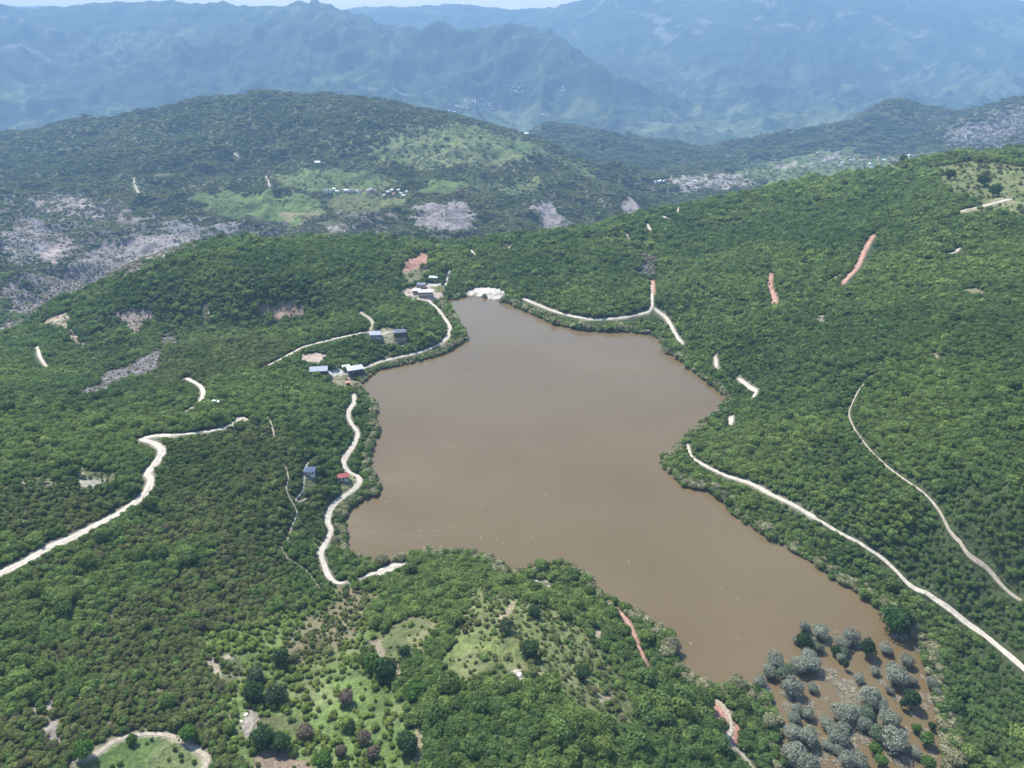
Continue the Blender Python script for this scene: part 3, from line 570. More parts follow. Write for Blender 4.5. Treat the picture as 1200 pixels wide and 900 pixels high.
for fr_ in (.5, 1.0):        # open ground keeps only low edges on its near side
    cz_ = cover_at(X[mm], Y[mm]+np.minimum(hgt[mm]/np.maximum(dep, .15), 22)*fr_); op = (cz_ >= 0) & (ci[mm] != cz_)
    op[op] = np.array([z['d'] for z in zones])[cz_[op]] <= .12
    keep[mm[op & (rng.random(len(mm)) < .85)]] = False
X, Y, SP, Z, rad, hgt, tone, ci, spec, patch, patch2, sdl = [a[keep] for a in (X, Y, SP, Z, rad, hgt, tone, ci, spec, patch, patch2, sdl)]
tint = np.empty((len(X), 3))
for k_, (a, b) in TONES.items():
    m = tone == k_; u = np.clip(.5+1.3*patch[m]+.8*patch2[m]+rng.normal(0, .28, m.sum()), 0, 1)[:,None]; tint[m] = np.array(a)*(1-u)+np.array(b)*u
odd = (rng.random(len(X)) < .06) & (Y < 1300); tint[odd] *= np.array([1.18, 1.10, 1.1])
ol = (tone == 'olive') & (rng.random(len(X)) < .12); tint[ol] = np.array((.076,.082,.052))
lt = (tone == 'olive') & (rng.random(len(X)) < .25); tint[lt] = np.array((.075,.125,.045))
shg = (np.abs(sdl) < 7) & (rng.random(len(X)) < .45); tint[shg] = np.array((.15,.165,.115)); rad[shg] *= 1.1
tint *= rng.uniform(.74, 1.26, (len(X), 1))*np.array([2.05, 1.84, 1.50])

BIG = []                 # indexes of the trees that become objects of their own
dist = np.sqrt(X**2+Y**2+(Z-CAMZ)**2); ppx, ppy = project(X, Y, Z+hgt*.5)
inside = (ppx > 4) & (ppx < 1196) & (ppy < 893) & (Y < 600)
app = np.where(inside, rad/dist, 0); order = np.argsort(-app)[:204]
forest_mask = np.ones(len(X), bool); forest_mask[order] = False

def scatter(name, sel, protos, zfac):
    pc = bpy.data.collections.new(name+'_kinds')          # not linked: only feeds the scatter
    for o in protos: pc.objects.link(o)
    n_ = int(sel.sum()); me = bpy.data.meshes.new(name); me.vertices.add(n_)
    P = np.stack([X[sel], Y[sel], Z[sel]+hgt[sel]*zfac], 1).astype(np.float32); me.vertices.foreach_set('co', P.ravel())
    def at(nm, ty, key, arr): a = me.attributes.new(nm, ty, 'POINT'); a.data.foreach_set(key, np.ascontiguousarray(arr).ravel())
    at('tint', 'FLOAT_COLOR', 'color', np.concatenate([tint[sel], np.ones((n_, 1))], 1).astype(np.float32))
    at('sz', 'FLOAT_VECTOR', 'vector', np.stack([rad[sel]*rng.uniform(.85, 1.15, n_), rad[sel]*rng.uniform(.85, 1.15, n_), hgt[sel]*.62], 1).astype(np.float32))
    at('rot', 'FLOAT_VECTOR', 'vector', np.stack([rng.normal(0, .08, n_), rng.normal(0, .08, n_), rng.uniform(0, 6.28, n_)], 1).astype(np.float32))
    at('pick', 'INT', 'value', rng.integers(0, len(protos), n_).astype(np.int32))
    o = bpy.data.objects.new(name, me); COL.objects.link(o); o['kind'] = 'stuff'
    g = bpy.data.node_groups.new(name+'_scatter', 'GeometryNodeTree'); g.interface.new_socket('Geometry', in_out='INPUT', socket_type='NodeSocketGeometry'); g.interface.new_socket('Geometry', in_out='OUTPUT', socket_type='NodeSocketGeometry')
    gi = g.nodes.new('NodeGroupInput'); go = g.nodes.new('NodeGroupOutput'); io = g.nodes.new('GeometryNodeInstanceOnPoints'); cinf = g.nodes.new('GeometryNodeCollectionInfo')
    cinf.inputs['Collection'].default_value = pc; cinf.inputs['Separate Children'].default_value = True; cinf.inputs['Reset Children'].default_value = True
    def na(nm, ty): a = g.nodes.new('GeometryNodeInputNamedAttribute'); a.data_type = ty; a.inputs['Name'].default_value = nm; return a.outputs['Attribute']
    g.links.new(gi.outputs[0], io.inputs['Points']); g.links.new(cinf.outputs[0], io.inputs['Instance']); io.inputs['Pick Instance'].default_value = True
    g.links.new(na('pick', 'INT'), io.inputs['Instance Index']); g.links.new(na('rot', 'FLOAT_VECTOR'), io.inputs['Rotation']); g.links.new(na('sz', 'FLOAT_VECTOR'), io.inputs['Scale'])
    g.links.new(io.outputs[0], go.inputs[0]); md = o.modifiers.new('scatter', 'NODES'); md.node_group = g
    return o
scatter('near_forest', forest_mask & (Y < 520), [crown_obj('near_crown', a, MLI) for a in NEARC], .45)
scatter('middle_forest', forest_mask & (Y >= 520) & (Y < 1400), [crown_obj('middle_crown', a, MLI) for a in MIDC], .45)
scatter('far_forest', forest_mask & (Y >= 1400), [crown_obj('far_crown', a, MLI) for a in FARC], .1)
print('trees scattered', int(forest_mask.sum()))

# ------------------------------------------------------------------ things: helpers
def thing(name, label, cat, loc, rz=0, group=None, scale=None):
    o = bpy.data.objects.new(name, None); COL.objects.link(o); o.empty_display_size = .5; o.location = loc; o.rotation_euler = (0, 0, rz)
    if scale is not None: o.scale = scale
    o['label'] = label; o['category'] = cat
    if group: o['group'] = group
    return o
def tag(o, label, cat, group=None):
    o['label'] = label; o['category'] = cat
    if group: o['group'] = group
    return o
class MB:
    def __init__(s): s.v = []; s.f = []; s.m = []
    def box(s, x0, x1, y0, y1, z0, z1, m=0):
        k = len(s.v); s.v += [(x, y, z) for z in (z0, z1) for x, y in ((x0,y0),(x1,y0),(x1,y1),(x0,y1))]
        s.f += [tuple(k+i for i in q) for q in ((3,2,1,0),(4,5,6,7),(0,1,5,4),(1,2,6,5),(2,3,7,6),(3,0,4,7))]; s.m += [m]*6
    def poly(s, P, F, m=0): k = len(s.v); s.v += list(P); s.f += [tuple(k+i for i in q) for q in F]; s.m += [m]*len(F)
    def tube(s, P, r, n=6, m=0):
        k = len(s.v); P = [Vector(p) for p in P]
        for i, p in enumerate(P):
            t = (P[min(i+1, len(P)-1)]-P[max(i-1, 0)]).normalized(); a = t.orthogonal().normalized(); b = t.cross(a)
            for j in range(n): q = 6.2832*j/n; s.v.append(tuple(p+(a*math.cos(q)+b*math.sin(q))*r[i]))
        for i in range(len(P)-1):
            for j in range(n): s.f.append((k+i*n+j, k+i*n+(j+1) % n, k+(i+1)*n+(j+1) % n, k+(i+1)*n+j)); s.m.append(m)
    def build(s, name, mats, parent=None, link=True):
        me = bpy.data.meshes.new(name); me.from_pydata(s.v, [], s.f); mats = mats if isinstance(mats, list) else [mats]
        for q in mats: me.materials.append(q)
        me.polygons.foreach_set('material_index', s.m); me.update(); o = bpy.data.objects.new(name, me)
        if link: COL.objects.link(o)
        if parent: o.parent = parent
        return o

# ------------------------------------------------------------------ single trees (trunk > limbs, crown)
def trunk_mesh(seed, stems, h, r):
    rg = random.Random(seed); m = MB()
    for s_ in range(stems):
        a = rg.uniform(0, 6.28); l = .0 if stems == 1 else rg.uniform(.15, .5); dx, dy = math.cos(a)*l, math.sin(a)*l
        p0 = (dx*.15, dy*.15, -.35); p1 = (dx*.5, dy*.5, h*.35); p2 = (dx, dy, h*.75); m.tube([p0, p1, p2], [r, r*.75, r*.35])
        for q in range(3):
            b = rg.uniform(0, 6.28); m.tube([p1, (p1[0]+math.cos(b)*.3, p1[1]+math.sin(b)*.3, h*.6), (p1[0]+math.cos(b)*.55, p1[1]+math.sin(b)*.55, h*.85)], [r*.5, r*.35, r*.12], 5)
    return m
OAKT = [trunk_mesh(i, 1 + i % 2, 1.0, .075).build('trunk', BARK, link=False) for i in range(4)]
OAKC = [crown_obj('crown', crown_arrays(400+i, 9 + i % 4, 620, .15, [1,.9,1.15,1.05,.85,1][i]), MLO, 1.0) for i in range(6)]
WILT = [trunk_mesh(20+i, 3 + i % 2, 1.1, .055).build('trunk', BARK, link=False) for i in range(4)]
WILC = [crown_obj('crown', crown_arrays(500+i, 11 + i % 4, 1500, .10, [1.0,.85,1.1,.95,1.0][i], 1.1, core=.72), MLO, .95) for i in range(5)]
TALC = [crown_obj('crown', crown_arrays(600+i, 8, 1600, .09, 2.2, .7, core=.7), MLO, 1.25, .9) for i in range(3)]
def plant(name, label, cat, x, y, z, r, hs, kind, colr, group=None, cat_tint=False):
    k = random.randrange(60); C_, T_ = {'oak': (OAKC, OAKT), 'willow': (WILC, WILT), 'tall': (TALC, WILT)}[kind]
    root = thing(name, label, cat, (x, y, z), random.uniform(0, 6.28), group, (r*random.uniform(.92, 1.08), r*random.uniform(.92, 1.08), r*hs))
    t = T_[k % len(T_)].copy(); c = C_[k % len(C_)].copy(); t.name = 'trunk'; c.name = 'crown'
    for o in (t, c): COL.objects.link(o); o.parent = root
    c.color = (*[q_*k_ for q_, k_ in zip(colr, (1, 1, 1) if (cat_tint or kind == 'willow') else (1.4, 1.3, 1.05))], 1); return root
REG = [
 ([(480,790),(600,780),(880,800),(880,905),(480,905)], 'full round-crowned green tree in the dense wood below the hilltop clearing', 'trees of the dense wood below the hilltop clearing'),
 ([(330,640),(520,640),(500,905),(330,905)], 'light green bushy tree in the grassy strip between dry scrub and dense wood', 'trees of the grassy strip'),
 ([(-10,600),(335,600),(335,905),(-10,905)], 'small round tree in the olive-brown scrub around the curved bare track', 'trees of the olive scrub'),
 ([(880,600),(960,600),(960,905),(880,905)], 'green tree on the narrow wooded bank between red track and flooded willows', 'trees of the bank by the red track'),
 ([(960,400),(1210,400),(1210,905),(960,905)], 'green tree in the dense wood between flooded willows and pale lakeside road', 'trees of the wood beyond the flooded willows'),
 ([(400,500),(960,500),(960,800),(400,800)], 'small tree on the scrubby hilltop above the south shore of the lake', 'trees of the scrubby hilltop')]
REGW = [([(float(q[0]), float(q[1])) for q in atz([p[0] for p in P], [p[1] for p in P], 0)[:0]] , a, b, P) for P, a, b in REG]
szq = np.quantile(rad[order], [.33, .67]); brq = np.quantile(tint[order].sum(1), [.33, .67])
for i in order:
    px_, py_ = project(X[i], Y[i], Z[i]+hgt[i]*.5); lab, grp = REG[2][1], REG[2][2]
    for P, a, b in REG:
        if in_poly(np.array([px_]), np.array([py_]), P)[0]: lab, grp = a, b; break
    if grp == REG[0][2]:
        spot = ['by the dirt path', 'below the pinkish boulder', 'below the scrubby hilltop', 'below the red track', 'by the curved red bank'][int(np.clip(np.searchsorted([545, 635, 715, 795], px_), 0, 4))]
        row = ['on the rim', 'inside', 'low in', 'at the bottom'][int(np.clip(np.searchsorted([832, 856, 876], py_), 0, 3))]
        szw = ['small', 'medium', 'large'][int(np.searchsorted(szq, rad[i]))]; br = ['dark green', 'mid-green', 'bright green'][int(np.searchsorted(brq, tint[i].sum()))]
        lab = f'{szw} {br} tree {row} {"the" if row in ("inside", "low in") else "of the"} dense wood, {spot}'
    else:
        szw = ['low', 'mid-sized', 'tall'][int(np.searchsorted(szq, rad[i]))]; br = ['dull', 'plain', 'bright'][int(np.searchsorted(brq, tint[i].sum()))]
        lab = szw+' '+br+' '+lab.replace('small round ', '').replace('light green bushy ', 'green ').replace('small ', '')
    plant('tree', lab, 'tree', float(X[i]), float(Y[i]), float(Z[i]), float(rad[i]), float(hgt[i]/rad[i])*.62, 'oak', tuple(tint[i]), grp, True)

# the standing-water trees: x, y, half-size in a 5x enlargement of the flooded corner (origin 870, 720), kind
G_, D_, L_ = (.275,.295,.225), (.042,.078,.036), (.085,.155,.045)
FW = [(455,95,50,'g','broad grey-green willow at the lake edge of the flooded grove, north end'),(365,70,33,'g','pale thin willow at the northwest tip of the flooded grove'),
(360,165,42,'d','dark green upright tree among grey willows at the grove\'s northwest tip'),(322,150,26,'g','small grey willow pressed against the dark upright tree\'s lake side'),(402,150,28,'g','small grey willow between dark upright tree and broad north-end willow'),
(445,195,30,'m','narrow dull green tree just south of the broad north-end willow'),(635,130,46,'g','round grey willow nearest the dark cone-shaped tree, on its lake side'),(588,165,38,'g','pale willow joined to the round grey willow beside it'),
(540,215,28,'d','small dark tree under the pale joined willows'),(592,215,32,'m','dull green tree at the foot of the pale joined willows'),(730,205,48,'d','isolated dark cone-shaped tree standing alone in brown water'),
(575,250,26,'g','small bright grey willow above the slim dark tree'),(602,305,26,'t','slim dark upright tree in the middle of the flooded grove'),(190,262,48,'g','tall pale willow at the lake side of the western willow row'),
(155,335,38,'g','mid-size grey willow below the tall pale western willow'),(250,345,52,'m','wide dull green willow in the middle of the western row'),(100,390,34,'g','small yellow-grey willow closest to the pale shore rocks'),
(335,295,48,'g','grey willow between western row and twin willows'),(400,290,50,'g','large grey willow throwing a dark shadow beside the twin willows'),(388,238,38,'g','pale willow behind the large shadow-throwing willow'),
(290,420,54,'g','large round grey willow with black shadow, south of western row'),(410,425,28,'g','single small round willow alone east of the black-shadow willow'),(320,552,30,'g','small willow beside the wooded bank, upper of a pair'),
(380,578,32,'g','round willow beside the wooded bank, shadowed, of a pair'),(300,605,34,'g','willow on the bank edge just under the pair'),(295,690,42,'g','dense grey willow with dark base on the bank edge'),
(385,715,48,'g','wide willow with dark lower half beside the dense bank willow'),(310,815,58,'g','big tan-grey willow at the southern bank edge'),(385,885,58,'g','big pale willow cut by the picture\'s bottom edge'),
(495,635,36,'g','thin see-through willow alone between bank and central clump'),(590,572,54,'g','largest willow on the lake side of the central clump'),(560,700,50,'g','grey willow directly south of the central clump\'s largest'),
(600,648,30,'g','small willow wedged between two large central ones'),(740,478,54,'g','broad pale willow crowning the north of the central clump'),(792,520,40,'g','grey willow on the east flank of the broad pale one'),
(730,570,42,'m','dull green willow in the heart of the central clump'),(672,562,34,'g','small willow on the west flank of the central clump'),(715,642,40,'g','lone grey willow under the heart of the central clump'),
(858,612,48,'g','pale willow at the east edge of the central clump'),(800,690,46,'m','green-grey willow south of the central clump\'s east edge'),(890,735,60,'g','very large grey willow with a long dark shadow'),
(780,790,30,'l','small bright green bush-like tree beside a large willow'),(812,862,34,'l','bright green upright tree at the bottom of the grove'),(500,765,28,'g','small low willow in the bottom of the grove, west part'),
(560,795,28,'g','small low willow touching the dry brush patch'),(610,850,40,'g','pale willow among dry brush at the grove bottom'),(682,850,44,'g','round pale willow near the bright green upright tree'),
(905,355,64,'g','massive grey willow at the eastern wood\'s edge'),(990,382,30,'g','small willow touching the eastern wood by the massive one'),(860,442,22,'g','tiny willow below the massive eastern willow'),
(840,195,34,'g','sparse pale willow in open water east of the cone-shaped tree'),(775,330,24,'g','tiny round willow in open water at the grove\'s centre'),(682,372,28,'g','low willow beside the central brush flat'),
(938,530,30,'t','tall narrow dark tree at the grove\'s east side'),(985,500,48,'d','broad dark tree behind the tall narrow one'),(1018,672,24,'l','small bright green shrub tree near the east wood'),
(1075,735,38,'l','rounded bright green tree by the southeast brush'),(1110,660,20,'d','little dark tree at the edge of the east wood'),(1010,805,30,'g','low grey willow in the southeast corner'),
(962,272,38,'g','grey willow against the wood north of the massive one'),(1008,85,36,'g','grey willow beside the huge dark green waterside tree'),(895,25,88,'b','huge dark green dome-shaped tree overhanging the water'),
(1108,400,34,'g','grey willow set inside the green eastern wood'),(1145,462,24,'g','small grey willow inside the wood below another'),(1082,872,38,'l','yellow-green tree at the southeast bottom of the grove')]
for x_, y_, s_, k_, lab in FW:
    r_ = s_/5*(.47 if k_ == 'b' else .45); px_, py_ = 870+x_/5, 720+y_/5
    x, y, _ = (float(q) for q in atz(px_, py_+.15*s_/5, r_*.75)); z = max(float(height(x, y)), 0)-.1
    kd = {'g':'willow','m':'willow','d':'oak','t':'tall','l':'oak','b':'oak'}[k_]
    c = {'g':G_,'m':(.14,.18,.11),'d':D_,'t':D_,'l':L_,'b':(.04,.085,.035)}[k_]; v = random.uniform(.85, 1.15); c = tuple(q*v for q in c)
    hs = {'g':random.uniform(.85,1.0),'m':.9,'d':1.25,'t':1.35,'l':1.15,'b':1.0}[k_]
    nm = {'g':'willow_tree','m':'willow_tree','t':'poplar_tree'}.get(k_, 'shoreline_tree')
    plant(nm, lab, 'tree', x, y, z, r_*(.75 if k_ == 't' else 1), hs*(1.1 if k_ == 't' else 1), kd, c, 'trees standing in the flooded corner')
# discrete trees of the clearings: px, py, half-size px, tone, label
ST = [(331,774,9,'d','dark round tree with black shadow in the scrub west of the meadow strip'),(301,796,9,'dg','dark grey-green tree above a bare gully in the scrub'),(299,815,11,'d','large dark tree just above the pale rocky slip'),
(326,817,10,'dg','dark round tree beside the large one above the rocky slip'),(406,820,8,'br','mauve-brown bare-looking tree in the middle of the green meadow'),(359,860,8,'br','brownish leafless tree on the meadow edge by the bare path'),
(411,853,6,'d','small dark conical tree alone on bright meadow'),(428,868,9,'br','grey-brown tree pair member standing upper in the low meadow'),(438,884,8,'br','dark grey tree standing lower in the low meadow'),
(478,874,12,'d','large dark tree right beside the narrow dirt path'),(452,787,13,'d','large dark tree at the foot of the terraced clearing'),(439,780,10,'g','green tree pressed to the large one below the terraced clearing'),
(474,766,7,'d','small dark tree on the terraced clearing\'s lower rim'),(310,868,11,'d','dark bush row beginning beside the rocky slip'),(330,872,10,'d','dark bush in the middle of the row below the slip'),
(401,882,7,'br','pale brownish shrub near the picture bottom in the meadow'),(487,812,11,'g','round green tree just above the white boulder'),(380,893,9,'g','green tree at the meadow bottom beside the bare hollow'),
(621,765,10,'d','dark blue-green tree east of the dry hilltop meadow'),(593,735,8,'dg','grey-green tree at the top of the dry hilltop meadow'),(626,719,7,'d','dark tree near the summit of the lakeside hill'),
(683,792,8,'d','dark tree in the scrub east of the pale boulder'),(100,888,0,'g',''),(156,868,5,'g','little tree inside the curve of the bare track'),(101,882,9,'g','round green tree outside the curved track\'s west end'),(223,862,9,'g','round green tree outside the curved track\'s east end'),
(1112,208,5,'d','small dark tree on the far hilltop pasture, west side'),(1150,216,6,'d','dark tree in the middle of the far hilltop pasture'),(1163,228,6,'d','dark tree on the lower edge of the far hilltop pasture')]
TN = dict(d=(.042,.082,.04), dg=(.07,.10,.065), br=(.14,.125,.105), g=(.07,.14,.04))
q = cast([s[0] for s in ST], [s[1]+s[2]*.5 for s in ST])
for (px_, py_, s_, k_, lab), p in zip(ST, q):
    if s_ == 0: continue
    r_ = s_/832*float(np.linalg.norm(p-np.array([0,0,CAMZ])))
    plant('tree', lab, 'tree', *[float(a) for a in p], r_, 1.0, 'oak', TN[k_])

# ------------------------------------------------------------------ flooded brush, flecks imitating sun glints, boulders
TWIG = simple('dry_twigs', (.33,.30,.22), .95, .2, 2)
def brush(seed):
    rg = random.Random(seed); m = MB()
    for i in range(120):
        a = rg.uniform(0, 6.28); e = rg.uniform(.1, 1.3); l = rg.uniform(.5, 1.1); d = Vector((math.cos(a)*math.cos(e), math.sin(a)*math.cos(e), math.sin(e)*.7)); p0 = Vector((rg.uniform(-.45,.45), rg.uniform(-.45,.45), -.1))
        p1 = p0+d*l*.5; p2 = p1+(d+Vector((rg.uniform(-.4,.4), rg.uniform(-.4,.4), rg.uniform(-.3,.2))))*l*.5; m.tube([p0, p1, p2], [.05, .04, .018], 3)
    return m
BR = [brush(i).build('dead_bush', TWIG, link=False) for i in range(4)]
rb = random.Random(5); bspots = [(590,430),(560,445),(610,465),(575,480),(630,440),(600,400),(640,480),(555,400),(525,375),(500,380),(650,410),(620,500),(590,520),(640,600),(660,690),(700,730),(640,720),(690,700),(540,740),(620,790),(650,770),(730,740),(905,120),(935,140),(880,130),(950,120),(1070,540),(1100,510),(1090,480),(480,330),(455,350),(150,450),(120,445),(530,800),(480,830),(940,790),(1000,840),(960,680),(820,400),(900,490),(700,900),(590,880),(1040,180),(1035,215),(430,110),(545,110),(330,500),(240,470)]
bspots += [(rb.uniform(430, 1120), rb.uniform(300, 890)) for _ in range(46)] + [(rb.uniform(240, 430), rb.uniform(470, 890)) for _ in range(12)]
for i, (x_, y_) in enumerate(bspots):
    x, y, _ = (float(v) for v in atz(870+x_/5, 720+y_/5, .2)); o = BR[i % 4].copy(); COL.objects.link(o); s_ = rb.uniform(1.4, 2.9); o.location = (x, y, max(float(height(x, y)), 0)); o.scale = (s_, s_, s_*.75); o.rotation_euler.z = rb.uniform(0, 6.28)
    where = 'on the central brush flat' if 520 < x_ < 660 and 370 < y_ < 530 else 'by the huge dark dome tree' if y_ < 220 and x_ > 800 else 'along the eastern wood' if x_ > 890 else 'near the dark-shadowed western willows' if x_ < 500 else 'south of the central clump' if y_ > 590 else 'in open water inside the grove'
    tag(o, 'tangled tan dead bush ' + where + ', in shallow brown water', 'dead bush', 'dead bushes in the flooded grove')
GLINT = simple('pale_glint', (.27,.23,.17), .7)  # pale flecks on the water stand in for sun glints off the waves
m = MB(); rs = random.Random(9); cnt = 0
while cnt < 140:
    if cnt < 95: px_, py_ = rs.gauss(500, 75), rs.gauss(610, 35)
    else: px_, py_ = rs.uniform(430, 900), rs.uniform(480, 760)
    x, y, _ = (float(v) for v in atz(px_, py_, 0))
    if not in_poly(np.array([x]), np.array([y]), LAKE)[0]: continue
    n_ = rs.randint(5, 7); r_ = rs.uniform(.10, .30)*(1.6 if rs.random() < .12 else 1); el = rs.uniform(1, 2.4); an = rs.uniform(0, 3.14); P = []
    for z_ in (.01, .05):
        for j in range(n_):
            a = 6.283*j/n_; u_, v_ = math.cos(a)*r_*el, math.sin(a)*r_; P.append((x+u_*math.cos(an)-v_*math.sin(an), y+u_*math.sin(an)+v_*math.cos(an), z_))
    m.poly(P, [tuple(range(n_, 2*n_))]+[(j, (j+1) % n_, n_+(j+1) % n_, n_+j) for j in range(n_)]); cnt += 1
m.build('glint_flecks', GLINT)['kind'] = 'stuff'
ROCK = simple('pale_rock', (.50,.45,.40), .9, .25, .8)
def rock(seed, name='boulder'):
    bmx = bmesh.new(); bmesh.ops.create_icosphere(bmx, subdivisions=3, radius=1); rg = np.random.default_rng(seed)
    pl = rg.normal(size=(9, 3)); pl /= np.linalg.norm(pl, axis=1)[:,None]; of = rg.uniform(.55, .85, 9)
    for v in bmx.verts:
        c = np.array(v.co[:]); 
        for a, b in zip(pl, of):
            d = c@a-b
            if d > 0: c = c-a*d*.92
        c += rg.normal(size=3)*.018; v.co = c
    me_ = bpy.data.meshes.new(name); bmx.to_mesh(me_); bmx.free(); me_.materials.append(ROCK); return bpy.data.objects.new(name, me_)
BO = [(500,822,4.2,'large pale boulder in a gap between meadow path and dense wood'),(608,792,4.0,'pinkish pale boulder on the slope below the dry hilltop meadow'),(613,800,2.2,'small pale boulder just below the pinkish one'),
(288,838,2.5,'pale boulder at the top of the rocky slip in the scrub'),(283,846,2.0,'pale boulder at the foot of the rocky slip'),(1083,655-600+0,0,''),(928,741-0,0,''),(900,807,2.4,'pale rock on the lake shore at the willow grove\'s west end'),(892,809,1.8,'small pale rock beside the shore rock at the grove'),
(498,888,2.6,'rock beside the narrow dirt path at the picture bottom'),(552,638,1.6,'white rock on the north tip of the lakeside hill'),(541,642,1.3,'small white rock near the tip of the lakeside hill')]
q = cast([b[0] for b in BO], [b[1] for b in BO])
for i, (b, p) in enumerate(zip(BO, q)):
    if b[2] == 0: continue
    o = rock(i); COL.objects.link(o); o.location = tuple(float(v) for v in p); r_ = b[2]/832*float(np.linalg.norm(p-np.array([0,0,CAMZ]))); o.scale = (r_*1.2, r_, r_*.8); o.rotation_euler.z = i*1.3; tag(o, b[3], 'boulder')

# ------------------------------------------------------------------ houses
WM = dict(white=simple('white_render', (.72,.70,.66), .8, .08, 1), cream=simple('cream_render', (.62,.54,.43), .85, .08, 1), pink=simple('bare_block', (.52,.38,.31), .9, .15, 1), dark=simple('dark_timber', (.07,.055,.05), .7, .2, 2), grey=simple('grey_block', (.34,.33,.32), .9, .1, 1),
 brown=simple('brown_timber', (.20,.12,.07), .8, .2, 2))
RF = dict(slate=simple('slate_roofing', (.13,.15,.19), .55, .12, 1.5), grey=simple('grey_metal_roofing', (.40,.42,.45), .45, .1, .8), red=simple('red_tile', (.42,.12,.10), .8, .2, 2), white=simple('white_metal_roofing', (.80,.81,.82), .5, .05, 1), rust=simple('terracotta_tile', (.42,.22,.15), .85, .2, 1), blue=simple('blue_grey_roofing', (.10,.13,.20), .5, .1, 1), concrete=simple('concrete_slab', (.55,.51,.47), .9, .1, 1))
GLASS, _t, _b = new_mat('dark_glass'); _b.inputs['Base Color'].default_value = (.02,.03,.035,1); _b.inputs['Roughness'].default_value = .1
FRM = simple('window_frame', (.55,.52,.47), .6); DOORM = simple('door_wood', (.14,.08,.045), .6); DECK = simple('terrace_boards', (.33,.25,.18), .85, .2, 2); STONE = simple('terrace_stone', (.60,.56,.5), .9, .15, 1)
